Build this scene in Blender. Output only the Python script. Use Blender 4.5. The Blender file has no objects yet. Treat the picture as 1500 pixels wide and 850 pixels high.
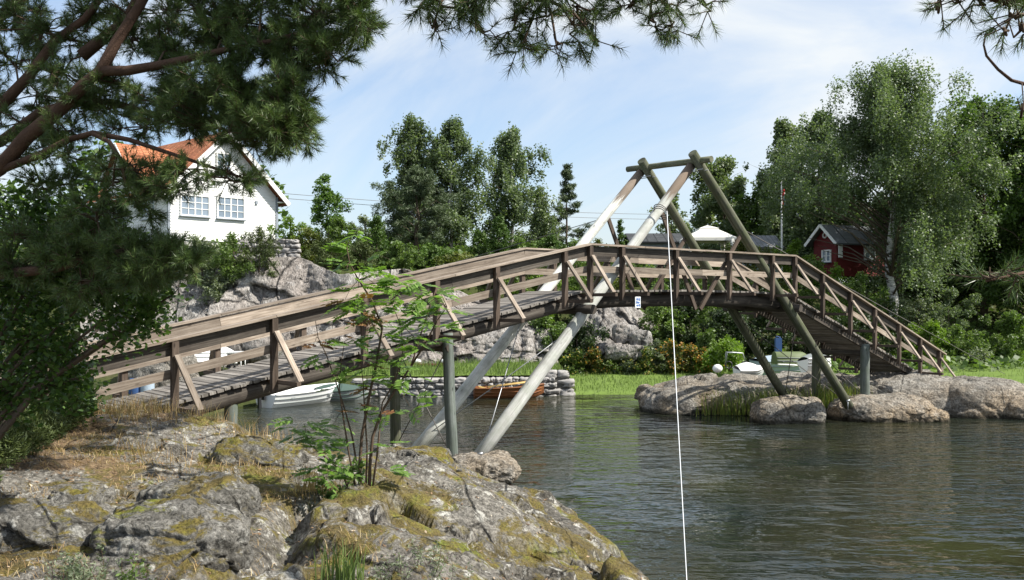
import bpy, bmesh, math, random
import numpy as np
from mathutils import Vector, Matrix

SC = bpy.context.scene
COL = SC.collection
EYE = 3.7          # eye height above the water, metres
FPX = 1400.0       # focal length in photo pixels (1500 wide)
HOR = 443.0        # horizon row in the photo
PI = math.pi
R = math.radians

def at(px, py, Y):
    return Vector(((px - 750.0) / FPX * Y, Y, EYE + (HOR - py) / FPX * Y))
def atx(px, Y):
    return (px - 750.0) / FPX * Y
def atz(py, Y):
    return EYE + (HOR - py) / FPX * Y

# ------------------------------------------------------------------ noise
def _hash(ix, iy, iz, seed):
    h = (ix * 374761393 + iy * 668265263 + iz * 2147483647 + seed * 1274126177) & 0xFFFFFFFF
    h = ((h ^ (h >> 13)) * 1274126177) & 0xFFFFFFFF
    h = (h ^ (h >> 16)) & 0xFFFFFFFF
    h = (h * 2654435761) & 0xFFFFFFFF
    return ((h ^ (h >> 15)) & 0xFFFFFF) / float(0xFFFFFF)
def vnoise(p, seed=0):
    p = np.asarray(p, dtype=np.float64)
    i = np.floor(p).astype(np.int64)
    f = p - i
    f = f * f * f * (f * (f * 6 - 15) + 10)
    out = 0.0
    for dx in (0, 1):
        wx = f[:, 0] if dx else 1 - f[:, 0]
        for dy in (0, 1):
            wy = f[:, 1] if dy else 1 - f[:, 1]
            for dz in (0, 1):
                wz = f[:, 2] if dz else 1 - f[:, 2]
                out = out + wx * wy * wz * _hash(i[:, 0] + dx, i[:, 1] + dy, i[:, 2] + dz, seed)
    return out
def fbm(p, octv=4, seed=0, gain=0.5, lac=2.03):
    p = np.asarray(p, dtype=np.float64)
    a, s, t = 1.0, 0.0, 0.0
    for k in range(octv):
        s = s + a * (vnoise(p, seed + k * 17) - 0.5)
        t += a
        a *= gain
        p = p * lac + 11.3
    return s / t * 2.0
def ridged(p, octv=3, seed=0):
    p = np.asarray(p, dtype=np.float64)
    a, s, t = 1.0, 0.0, 0.0
    for k in range(octv):
        n = 1 - np.abs(vnoise(p, seed + k * 13) * 2 - 1)
        s = s + a * n ** 3
        t += a
        a *= 0.5
        p = p * 2.1 + 7.7
    return s / t
def cells(p, seed=0):
    """distance to nearest and second nearest feature point, with a random value of the cell"""
    p = np.asarray(p, dtype=np.float64)
    i = np.floor(p).astype(np.int64)
    d1 = np.full(len(p), 9.0); d2 = np.full(len(p), 9.0); idv = np.zeros(len(p))
    for dx in (-1, 0, 1):
        for dy in (-1, 0, 1):
            for dz in (-1, 0, 1):
                c = i + np.array([dx, dy, dz])
                hx = _hash(c[:, 0], c[:, 1], c[:, 2], seed)
                hy = _hash(c[:, 0], c[:, 1], c[:, 2], seed + 5)
                hz = _hash(c[:, 0], c[:, 1], c[:, 2], seed + 9)
                d = np.sqrt((c[:, 0] + hx - p[:, 0]) ** 2 + (c[:, 1] + hy - p[:, 1]) ** 2 + (c[:, 2] + hz - p[:, 2]) ** 2)
                near = d < d1
                d2 = np.where(near, d1, np.minimum(d2, d))
                idv = np.where(near, hx * 0.7 + hy * 0.3, idv)
                d1 = np.where(near, d, d1)
    return d1, d2, idv
def facets(p, seed, off=.5, tilt=.5, jit=.0):
    """broken rock: every cell is a plane with its own offset and tilt; returns height and edge distance"""
    p = np.asarray(p, dtype=np.float64)
    i = np.floor(p).astype(np.int64)
    d1 = np.full(len(p), 9.0); d2 = np.full(len(p), 9.0); h = np.zeros(len(p))
    for dx in (-1, 0, 1):
        for dy in (-1, 0, 1):
            for dz in (-1, 0, 1):
                c = i + np.array([dx, dy, dz])
                hx = _hash(c[:, 0], c[:, 1], c[:, 2], seed); hy = _hash(c[:, 0], c[:, 1], c[:, 2], seed + 5); hz = _hash(c[:, 0], c[:, 1], c[:, 2], seed + 9)
                ex, ey, ez = p[:, 0] - c[:, 0] - hx, p[:, 1] - c[:, 1] - hy, p[:, 2] - c[:, 2] - hz
                d = np.sqrt(ex * ex + ey * ey + ez * ez)
                near = d < d1
                d2 = np.where(near, d1, np.minimum(d2, d))
                hh = (hx * .5 + hz * .5 - .5) * 2 * off + ((hy - .5) * ex + (hz - .5) * ey + (hx - .5) * ez) * 2 * tilt
                h = np.where(near, hh, h)
                d1 = np.where(near, d, d1)
    return h, d2 - d1
def sstep(a, b, x):
    t = np.clip((np.asarray(x, dtype=np.float64) - a) / (b - a), 0, 1)
    return t * t * (3 - 2 * t)

# ------------------------------------------------------------------ objects
def tag(o, label=None, cat=None, group=None, kind=None):
    if label: o['label'] = label
    if cat: o['category'] = cat
    if group: o['group'] = group
    if kind: o['kind'] = kind
    return o
def empty(name, loc, label, cat, group=None):
    o = bpy.data.objects.new(name, None)
    o.empty_display_size = 0.3
    COL.objects.link(o)
    o.location = loc
    return tag(o, label, cat, group)
def link(name, me, mat, parent=None, local=False):
    o = bpy.data.objects.new(name, me)
    COL.objects.link(o)
    if mat and not me.materials: me.materials.append(mat)
    if parent:
        o.parent = parent
        if not local:   # vertices are in world space: undo the parent's place
            o.matrix_parent_inverse = Matrix.Translation(parent.location).inverted()
    return o
def mesh_np(name, verts, faces, mat, parent=None, rnd=None, smooth=False, local=False, attrs=None):
    verts = np.ascontiguousarray(verts, dtype=np.float32)
    faces = np.ascontiguousarray(faces, dtype=np.int32)
    me = bpy.data.meshes.new(name)
    k = faces.shape[1]
    me.vertices.add(len(verts)); me.vertices.foreach_set('co', verts.ravel())
    me.loops.add(faces.size); me.loops.foreach_set('vertex_index', faces.ravel())
    me.polygons.add(len(faces))
    me.polygons.foreach_set('loop_start', np.arange(0, faces.size, k, dtype=np.int32))
    me.polygons.foreach_set('loop_total', np.full(len(faces), k, dtype=np.int32))
    if smooth: me.polygons.foreach_set('use_smooth', np.ones(len(faces), dtype=bool))
    me.update(calc_edges=True)
    if rnd is not None:
        a = me.attributes.new('rnd', 'FLOAT', 'FACE')
        a.data.foreach_set('value', np.asarray(rnd, dtype=np.float32))
    for nm, val in (attrs or {}).items():
        a = me.attributes.new(nm, 'FLOAT', 'POINT')
        a.data.foreach_set('value', np.asarray(val, dtype=np.float32))
    return link(name, me, mat, parent, local)

class MB:
    """collects boxes, bars, logs and tubes and links them as one mesh"""
    def __init__(s, seed=0):
        s.v, s.f, s.uv, s.r, s.sm = [], [], [], [], []
        s.rng = random.Random(seed)
    def face(s, pts, uvs=None, rnd=0.5, smooth=False):
        i = len(s.v)
        s.v += [tuple(p) for p in pts]
        s.f.append(tuple(range(i, i + len(pts))))
        s.uv.append(uvs or [(0, 0)] * len(pts)); s.r.append(rnd); s.sm.append(smooth)
    def box(s, c, ax, ay, az):
        """c centre, ax/ay/az half extents as vectors, ax along the length"""
        c, ax, ay, az = Vector(c), Vector(ax), Vector(ay), Vector(az)
        i = len(s.v)
        for sx in (-1, 1):
            for sy in (-1, 1):
                for sz in (-1, 1):
                    s.v.append(tuple(c + ax * sx + ay * sy + az * sz))
        lx, ly, lz = ax.length * 2, ay.length * 2, az.length * 2
        rn = s.rng.random(); o = rn * 17
        def q(a, b, d, e, w, h):
            s.f.append((i + a, i + b, i + d, i + e))
            s.uv.append([(o, o), (o + w, o), (o + w, o + h), (o, o + h)]); s.r.append(rn); s.sm.append(False)
        q(0, 4, 5, 1, lx, lz); q(6, 2, 3, 7, lx, lz)      # -y, +y
        q(2, 6, 4, 0, lx, ly); q(1, 5, 7, 3, lx, ly)      # -z, +z
        q(0, 1, 3, 2, lz, ly); q(5, 4, 6, 7, lz, ly)      # -x, +x
        return s
    def bar(s, p0, p1, w, h, up=(0, 0, 1)):
        p0, p1 = Vector(p0), Vector(p1)
        d = p1 - p0; L = d.length; d = d / L
        side = d.cross(Vector(up))
        if side.length < 1e-4: side = d.cross(Vector((1, 0, 0)))
        side.normalize(); u = side.cross(d).normalized()
        return s.box((p0 + p1) / 2, d * (L / 2), side * (w / 2), u * (h / 2))
    def abox(s, x0, x1, y0, y1, z0, z1):
        return s.box(((x0 + x1) / 2, (y0 + y1) / 2, (z0 + z1) / 2), ((x1 - x0) / 2, 0, 0), (0, (y1 - y0) / 2, 0), (0, 0, (z1 - z0) / 2))
    def tube(s, pts, rad, n=8, caps=True, wob=0.0):
        pts = [Vector(p) for p in pts]
        m = len(pts)
        if not hasattr(rad, '__len__'): rad = [rad] * m
        rn = s.rng.random(); o = rn * 13
        base = len(s.v)
        prev = None; acc = 0; us = []
        for k, p in enumerate(pts):
            t = (pts[min(k + 1, m - 1)] - pts[max(k - 1, 0)])
            if t.length < 1e-9: t = Vector((0, 0, 1))
            t.normalize()
            if prev is None:
                a = t.cross(Vector((0, 0, 1)))
                if a.length < 0.05: a = t.cross(Vector((1, 0, 0)))
            else:
                a = prev - t * prev.dot(t)
                if a.length < 1e-6: a = t.cross(Vector((0, 0, 1)))
            a.normalize(); prev = a; b = t.cross(a)
            if k: acc += (p - pts[k - 1]).length
            us.append(acc)
            for j in range(n):
                th = 2 * PI * j / n
                rr = rad[k] * (1 + wob * (s.rng.random() - .5))
                s.v.append(tuple(p + a * (math.cos(th) * rr) + b * (math.sin(th) * rr)))
        for k in range(m - 1):
            for j in range(n):
                j2 = (j + 1) % n
                s.f.append((base + k * n + j, base + k * n + j2, base + (k + 1) * n + j2, base + (k + 1) * n + j))
                c = 2 * PI * max(rad[k], .01) / n
                s.uv.append([(us[k] + o, j * c + o), (us[k] + o, (j + 1) * c + o), (us[k + 1] + o, (j + 1) * c + o), (us[k + 1] + o, j * c + o)])
                s.r.append(rn); s.sm.append(True)
        if caps:
            for k, rev in ((0, True), (m - 1, False)):
                ids = [base + k * n + j for j in range(n)]
                if rev: ids = ids[::-1]
                s.f.append(tuple(ids)); s.uv.append([(j * .05, o) for j in range(n)]); s.r.append(rn); s.sm.append(False)
        return s
    def log(s, p0, p1, r0, r1=None, n=16):
        p0, p1 = Vector(p0), Vector(p1)
        r1 = r0 if r1 is None else r1
        m = 9
        off = [Vector((s.rng.uniform(-1, 1), s.rng.uniform(-1, 1), s.rng.uniform(-1, 1))) * (r0 * .05 if 0 < k < m - 1 else 0) for k in range(m)]
        return s.tube([p0.lerp(p1, k / (m - 1)) + off[k] for k in range(m)], [r0 + (r1 - r0) * k / (m - 1) for k in range(m)], n)
    def ellip(s, c, rx, ry, rz, n=12, m=8, zmin=-1.0):
        c = Vector(c); base = len(s.v); rn = s.rng.random()
        th0 = math.asin(zmin)
        for i in range(m + 1):
            t = th0 + (PI / 2 - th0) * i / m
            for j in range(n):
                a = 2 * PI * j / n
                s.v.append((c.x + rx * math.cos(t) * math.cos(a), c.y + ry * math.cos(t) * math.sin(a), c.z + rz * math.sin(t)))
        for i in range(m):
            for j in range(n):
                j2 = (j + 1) % n
                s.f.append((base + i * n + j, base + i * n + j2, base + (i + 1) * n + j2, base + (i + 1) * n + j))
                s.uv.append([(0, 0)] * 4); s.r.append(rn); s.sm.append(True)
        return s
    def build(s, name, mat, parent=None, local=False):
        me = bpy.data.meshes.new(name)
        me.from_pydata(s.v, [], s.f)
        uvl = me.uv_layers.new(name='UVMap')
        uvl.data.foreach_set('uv', np.array([c for f in s.uv for c in f], dtype=np.float32).ravel())
        a = me.attributes.new('rnd', 'FLOAT', 'FACE')
        a.data.foreach_set('value', np.array(s.r, dtype=np.float32))
        me.polygons.foreach_set('use_smooth', np.array(s.sm, dtype=bool))
        me.update()
        return link(name, me, mat, parent, local)

# ------------------------------------------------------------------ materials
def node(nt, typ, ins=None, **props):
    n = nt.nodes.new(typ)
    for k, v in props.items(): setattr(n, k, v)
    for k, v in (ins or {}).items():
        sock = n.inputs[k]
        if isinstance(v, bpy.types.NodeSocket): nt.links.new(v, sock)
        else: sock.default_value = v
    return n
def c4(c): return (c[0], c[1], c[2], 1.0)
def new_mat(name):
    m = bpy.data.materials.new(name); m.use_nodes = True
    nt = m.node_tree; nt.nodes.clear()
    out = node(nt, 'ShaderNodeOutputMaterial')
    return m, nt, out
def mixc(nt, fac, a, b, mode='MIX'):
    n = nt.nodes.new('ShaderNodeMix'); n.data_type = 'RGBA'; n.blend_type = mode
    for idx, v in ((0, fac), (6, a), (7, b)):
        if isinstance(v, bpy.types.NodeSocket): nt.links.new(v, n.inputs[idx])
        elif idx == 0: n.inputs[0].default_value = v
        else: n.inputs[idx].default_value = c4(v)
    return n.outputs[2]
def ramp(nt, fac, stops):
    n = nt.nodes.new('ShaderNodeValToRGB')
    cr = n.color_ramp
    while len(cr.elements) < len(stops): cr.elements.new(0.5)
    for e, (p, c) in zip(cr.elements, stops):
        e.position = p; e.color = c4(c) if hasattr(c, '__len__') else (c, c, c, 1)
    nt.links.new(fac, n.inputs[0])
    return n.outputs[0]
def noise(nt, vec, scale, detail=4, rough=.55, dist=0.0):
    return node(nt, 'ShaderNodeTexNoise', {'Vector': vec, 'Scale': scale, 'Detail': detail, 'Roughness': rough, 'Distortion': dist}).outputs['Fac']
def math_(nt, op, a, b=0.0, clamp=False):
    n = nt.nodes.new('ShaderNodeMath'); n.operation = op; n.use_clamp = clamp
    for i, v in enumerate((a, b)):
        if isinstance(v, bpy.types.NodeSocket): nt.links.new(v, n.inputs[i])
        else: n.inputs[i].default_value = v
    return n.outputs[0]
def objco(nt): return node(nt, 'ShaderNodeTexCoord').outputs['Object']
def worldpos(nt): return node(nt, 'ShaderNodeNewGeometry').outputs['Position']
def rndattr(nt): return node(nt, 'ShaderNodeAttribute', attribute_name='rnd').outputs['Fac']
def finish(nt, out, col, rough=.8, spec=.3, bump=None, bstr=.3, bdist=.02, metal=0.0):
    p = node(nt, 'ShaderNodeBsdfPrincipled', {'Roughness': rough, 'Specular IOR Level': spec, 'Metallic': metal})
    if isinstance(col, bpy.types.NodeSocket): nt.links.new(col, p.inputs['Base Color'])
    else: p.inputs['Base Color'].default_value = c4(col)
    if bump is not None:
        b = node(nt, 'ShaderNodeBump', {'Height': bump, 'Strength': bstr, 'Distance': bdist})
        nt.links.new(b.outputs[0], p.inputs['Normal'])
    nt.links.new(p.outputs[0], out.inputs[0])
    return p
def plain(name, col, rough=.6, spec=.4, var=.25, scale=3.0, metal=0.0, bump=.15):
    m, nt, out = new_mat(name)
    v = worldpos(nt)
    n1 = noise(nt, v, scale, 5, .6)
    c = mixc(nt, n1, [x * (1 - var) for x in col], [min(1, x * (1 + var)) for x in col])
    n2 = noise(nt, v, scale * 14, 3, .6)
    c = mixc(nt, ramp(nt, n2, [(.35, 0.0), (.75, var * .6)]), c, [x * .6 for x in col])
    finish(nt, out, c, rough, spec, n2, bump, .01, metal)
    return m
def wood(name, cols, stain=None, stain_amt=.5, top=None, rough=.85, gs=1.0):
    """weathered timber; grain runs along u of the uv map, cols = dark, mid, light"""
    m, nt, out = new_mat(name)
    uv = node(nt, 'ShaderNodeUVMap', uv_map='UVMap').outputs[0]
    rn = rndattr(nt)
    sep = node(nt, 'ShaderNodeSeparateXYZ', {0: uv})
    vec = node(nt, 'ShaderNodeCombineXYZ', {0: math_(nt, 'MULTIPLY', sep.outputs[0], 1.3 * gs), 1: math_(nt, 'MULTIPLY', sep.outputs[1], 34 * gs), 2: math_(nt, 'MULTIPLY', rn, 40)}).outputs[0]
    g = noise(nt, vec, 1.0, 5, .65, .4)
    col = ramp(nt, g, [(.3, cols[0]), (.5, cols[1]), (.72, cols[2])])
    # per-board tone
    col = mixc(nt, 1.0, col, ramp(nt, rn, [(0, .62), (.5, .95), (1, 1.2)]), 'MULTIPLY')
    wp = worldpos(nt)
    big = noise(nt, wp, 2.2, 5, .6)
    col = mixc(nt, ramp(nt, big, [(.45, 0.0), (.75, .55)]), col, [c * .5 for c in cols[0]])
    # knots and dark specks
    kv = node(nt, 'ShaderNodeCombineXYZ', {0: math_(nt, 'MULTIPLY', sep.outputs[0], 2.6), 1: math_(nt, 'MULTIPLY', sep.outputs[1], 7.0), 2: math_(nt, 'MULTIPLY', rn, 23)}).outputs[0]
    k = node(nt, 'ShaderNodeTexVoronoi', {'Vector': kv, 'Scale': 1.0}).outputs['Distance']
    col = mixc(nt, ramp(nt, k, [(.05, .8), (.16, 0.0)]), col, [c * .35 for c in cols[0]])
    if gs < 1:   # drying cracks along a log
        ck = noise(nt, node(nt, 'ShaderNodeCombineXYZ', {0: math_(nt, 'MULTIPLY', sep.outputs[0], .55), 1: math_(nt, 'MULTIPLY', sep.outputs[1], 26), 2: math_(nt, 'MULTIPLY', rn, 31)}).outputs[0], 1.0, 3, .5)
        col = mixc(nt, ramp(nt, ck, [(.30, .85), (.36, 0.0)]), col, [c * .3 for c in cols[0]])
    if stain:
        sn = noise(nt, wp, 5.0, 6, .7)
        col = mixc(nt, ramp(nt, sn, [(.42, 0.0), (.62, stain_amt)]), col, stain)
    if top:   # brown bark left on past a height
        z = node(nt, 'ShaderNodeSeparateXYZ', {0: wp}).outputs[2]
        zz = math_(nt, 'ADD', z, math_(nt, 'MULTIPLY', noise(nt, vec, .6, 4, .6), 1.1))
        col = mixc(nt, ramp(nt, math_(nt, 'DIVIDE', math_(nt, 'SUBTRACT', zz, top[1]), .25), [(0, 0.0), (1, .9)]), col, top[0])
    finish(nt, out, col, rough, .25, g, .5, .008)
    return m
def leafmat(name, a, b, trans=.35, rough=.5, spec=.35, c=None):
    m, nt, out = new_mat(name)
    rn = rndattr(nt)
    col = ramp(nt, rn, [(0, a), (.75, b), (1, c or [x * 1.35 for x in b])])
    p = node(nt, 'ShaderNodeBsdfPrincipled', {'Roughness': rough, 'Specular IOR Level': spec, 'Base Color': col})
    tcol = mixc(nt, 1.0, col, (1.35, 1.55, .6), 'MULTIPLY')
    t = node(nt, 'ShaderNodeBsdfTranslucent', {'Color': tcol})
    mx = node(nt, 'ShaderNodeMixShader', {0: trans, 1: p.outputs[0], 2: t.outputs[0]})
    nt.links.new(mx.outputs[0], out.inputs[0])
    return m
def rockmat(name, base, dark, light, tan=None, moss=0.0, lichen=.4, straw=False, scale=1.0, tanz=None, crack=.6, streak=False):
    m, nt, out = new_mat(name)
    g = node(nt, 'ShaderNodeNewGeometry')
    v = g.outputs['Position']
    if streak:
        v0 = v
        v = node(nt, 'ShaderNodeMapping', {'Vector': v0, 'Scale': (1, 1, .35)}).outputs[0]
    n1 = noise(nt, v, .9 * scale, 6, .62, .3)
    n2 = noise(nt, v, 7 * scale, 6, .7)
    n3 = noise(nt, v, 34 * scale, 5, .75)
    n4 = noise(nt, v, 17 * scale, 6, .75, .4)
    col = ramp(nt, n1, [(.32, dark), (.48, base), (.64, [x * 1.4 for x in base])])
    col = mixc(nt, ramp(nt, n2, [(.4, 0.0), (.66, .75)]), col, dark)
    if tan:
        z = node(nt, 'ShaderNodeSeparateXYZ', {0: g.outputs['Position']}).outputs[2]
        t = ramp(nt, noise(nt, v, 1.6 * scale, 5, .6), [(.38, 0.0), (.6, .85)])
        if tanz is not None:
            lo = ramp(nt, math_(nt, 'DIVIDE', z, tanz), [(.1, 1.0), (1, .1)])
            t = math_(nt, 'MULTIPLY', t, lo)
        col = mixc(nt, t, col, tan)
    col = mixc(nt, ramp(nt, n4, [(.36, .8), (.52, 0.0)]), col, [x * .8 for x in dark])
    col = mixc(nt, ramp(nt, n4, [(.56, 0.0), (.70, .7)]), col, [min(.6, x * 1.6) for x in base])
    # pale lichen spots with hard edges
    li = noise(nt, v, 5.0 * scale, 8, .68, .15)
    col = mixc(nt, ramp(nt, li, [(.575, 0.0), (.60, lichen), (1, lichen)]), col, light)
    li2 = noise(nt, v, 13 * scale, 5, .6)
    col = mixc(nt, ramp(nt, li2, [(.64, 0.0), (.67, lichen * .8)]), col, light)
    # cracks
    vor = node(nt, 'ShaderNodeTexVoronoi', {'Vector': node(nt, 'ShaderNodeMixRGB', {0: .12, 1: v, 2: node(nt, 'ShaderNodeTexNoise', {'Vector': v, 'Scale': 2.0}).outputs['Color']}).outputs[0], 'Scale': .9 * scale}, feature='DISTANCE_TO_EDGE').outputs['Distance']
    cr = ramp(nt, vor, [(0.0, crack), (.018, 0.0)])
    col = mixc(nt, cr, col, [x * .3 for x in dark])
    speck = ramp(nt, n3, [(.34, .35), (.5, .95), (.66, 1.35)])
    col = mixc(nt, .9, col, speck, 'MULTIPLY')
    nz = node(nt, 'ShaderNodeSeparateXYZ', {0: g.outputs['Normal']}).outputs[2]
    rough = .9
    if moss > 0:
        mn = noise(nt, v, 1.3, 9, .74, .5)
        mm = math_(nt, 'MULTIPLY', ramp(nt, mn, [(.482, 0.0), (.53, 1.0)]), ramp(nt, nz, [(.25, 0.0), (.7, 1.0)]))
        mm = math_(nt, 'MULTIPLY', mm, moss)
        mcol = ramp(nt, noise(nt, v, 2.2, 6, .7), [(.34, (.10, .08, .035)), (.46, (.19, .145, .05)), (.56, (.22, .185, .04)), (.64, (.20, .225, .03))])
        mcol = mixc(nt, ramp(nt, noise(nt, v, 38, 4, .75), [(.36, .85), (.6, 0.0)]), mcol, (.045, .036, .014))
        col = mixc(nt, mm, col, mcol)
    if straw:
        sa = node(nt, 'ShaderNodeAttribute', attribute_name='straw').outputs['Fac']
        sn = noise(nt, v, 4.5, 6, .75, 1.0)
        sm = ramp(nt, math_(nt, 'ADD', sa, math_(nt, 'SUBTRACT', math_(nt, 'MULTIPLY', sn, 1.1), .55)), [(.42, 0.0), (.56, .95)])
        sv = node(nt, 'ShaderNodeMapping', {'Vector': v, 'Rotation': (0, 0, .6), 'Scale': (14, 60, 30)}).outputs[0]
        scol = ramp(nt, noise(nt, sv, 1.0, 5, .7, .8), [(.36, (.05, .034, .02)), (.5, (.20, .135, .08)), (.66, (.40, .29, .17))])
        col = mixc(nt, sm, col, scol)
    # algae and wet stain in a band just above the water
    zz = node(nt, 'ShaderNodeSeparateXYZ', {0: g.outputs['Position']}).outputs[2]
    wb = ramp(nt, math_(nt, 'ADD', zz, math_(nt, 'MULTIPLY', math_(nt, 'SUBTRACT', n2, .5), .35)), [(.06, .85), (.17, 0.0)])
    col = mixc(nt, wb, col, (.035, .032, .022))
    hh = math_(nt, 'ADD', math_(nt, 'ADD', math_(nt, 'MULTIPLY', n2, 1.0), math_(nt, 'MULTIPLY', n4, .6)), math_(nt, 'MULTIPLY', n3, .35))
    hh = math_(nt, 'SUBTRACT', hh, math_(nt, 'MULTIPLY', cr, 1.2))
    finish(nt, out, col, rough, .2, hh, .9, .075 / scale)
    return m

M = {}
M['board'] = wood('weathered_board', ((.155, .118, .088), (.30, .245, .195), (.45, .385, .315)))
M['plank'] = wood('deck_plank', ((.10, .088, .075), (.22, .20, .178), (.33, .31, .28)))
M['post'] = wood('stained_post', ((.045, .032, .024), (.095, .070, .053), (.16, .125, .10)))
M['beam'] = wood('tarred_shaded_timber', ((.035, .028, .023), (.075, .063, .052), (.135, .12, .10)))
M['palelog'] = wood('silver_log', ((.42, .41, .38), (.64, .64, .60), (.76, .76, .72)), stain=(.24, .28, .20), stain_amt=.3, top=((.13, .09, .062), 6.85), gs=.7)
M['greenlog'] = wood('mossy_log', ((.06, .06, .04), (.15, .15, .105), (.25, .25, .19)), stain=(.085, .105, .045), stain_amt=.6, gs=.7)
M['pillar'] = wood('grey_pillar', ((.10, .115, .10), (.20, .225, .205), (.33, .36, .33)), stain=(.1, .13, .09), stain_amt=.4, gs=.7)
M['steel'] = plain('galvanised_steel', (.42, .43, .44), .45, .5, .3, 9, .7)
M['cable'] = plain('dull_cable', (.13, .12, .11), .6, .4, .3, 9, .3)
M['rope'] = plain('white_rope', (.66, .68, .70), .7, .3, .08, 20)
# ------------------------------------------------------------------ camera, light, sky
cam = bpy.data.cameras.new('camera'); camo = bpy.data.objects.new('camera', cam); COL.objects.link(camo)
camo.location = (0, 0, EYE); camo.rotation_euler = (R(90), 0, 0)
cam.sensor_width = 36.0; cam.lens = 36.0 * FPX / 1500.0
cam.shift_y = (HOR - 425.0) / 1500.0
cam.clip_start = .1; cam.clip_end = 6000
SC.camera = camo
SUN_EL = 47.0
sh = Vector((.97, -.25)).normalized()
SUN = Vector((sh.x * math.cos(R(SUN_EL)), sh.y * math.cos(R(SUN_EL)), math.sin(R(SUN_EL))))
sl = bpy.data.lights.new('sun', 'SUN'); sl.energy = 5.0; sl.angle = R(.5); sl.color = (1.0, .955, .87)
so = bpy.data.objects.new('sun', sl); COL.objects.link(so)
so.rotation_euler = SUN.to_track_quat('Z', 'Y').to_euler(); so.location = (30, -10, 40)
w = bpy.data.worlds.new('World'); SC.world = w; w.use_nodes = True
nt = w.node_tree; nt.nodes.clear()
wo = node(nt, 'ShaderNodeOutputWorld')
sky = node(nt, 'ShaderNodeTexSky', sky_type='NISHITA', sun_disc=False, sun_elevation=R(SUN_EL), sun_rotation=math.atan2(SUN.x, SUN.y),
           air_density=1.0, dust_density=1.4, ozone_density=1.2)
gen = node(nt, 'ShaderNodeTexCoord').outputs['Generated']
sepd = node(nt, 'ShaderNodeSeparateXYZ', {0: gen})
dz = math_(nt, 'MAXIMUM', sepd.outputs[2], .03)
# thin cirrus on a flat layer high above: project the direction on to it
den = math_(nt, 'ADD', dz, .12)
cx = math_(nt, 'DIVIDE', sepd.outputs[0], den); cy = math_(nt, 'DIVIDE', sepd.outputs[1], den)
cv = node(nt, 'ShaderNodeCombineXYZ', {0: cx, 1: cy, 2: 0.0}).outputs[0]
cv = node(nt, 'ShaderNodeMapping', {'Vector': node(nt, 'ShaderNodeMapping', {'Vector': gen, 'Rotation': (0, R(24), 0)}).outputs[0], 'Scale': (1.5, 1.2, 4.2), 'Location': (2.3, .4, .9)}).outputs[0]
cn = noise(nt, cv, 1.25, 8, .56, .7)
cm = ramp(nt, cn, [(.34, .06), (.48, .5), (.60, 1.0)])
lowf = ramp(nt, sepd.outputs[2], [(0.0, .7), (.14, .28), (.4, 0.0)])
cm = math_(nt, 'MAXIMUM', cm, math_(nt, 'MULTIPLY', lowf, math_(nt, 'ADD', cm, .55)), True)
skyc = mixc(nt, 1.0, sky.outputs[0], (1.65, 1.8, 1.95), 'MULTIPLY')
colr = mixc(nt, cm, skyc, (8.6, 9.1, 9.5))
bg = node(nt, 'ShaderNodeBackground', {'Color': colr, 'Strength': .062})
nt.links.new(bg.outputs[0], wo.inputs[0])
SC.view_settings.view_transform = 'Standard'
try: SC.view_settings.look = 'None'
except Exception: pass
SC.view_settings.exposure = 0.75; SC.view_settings.gamma = 1.0
SC.cycles.max_bounces = 6; SC.cycles.diffuse_bounces = 3; SC.cycles.glossy_bounces = 3; SC.cycles.transmission_bounces = 4; SC.cycles.transparent_max_bounces = 6
SC.cycles.use_denoising = True
SC.cycles.sample_clamp_indirect = 6.0

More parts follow.
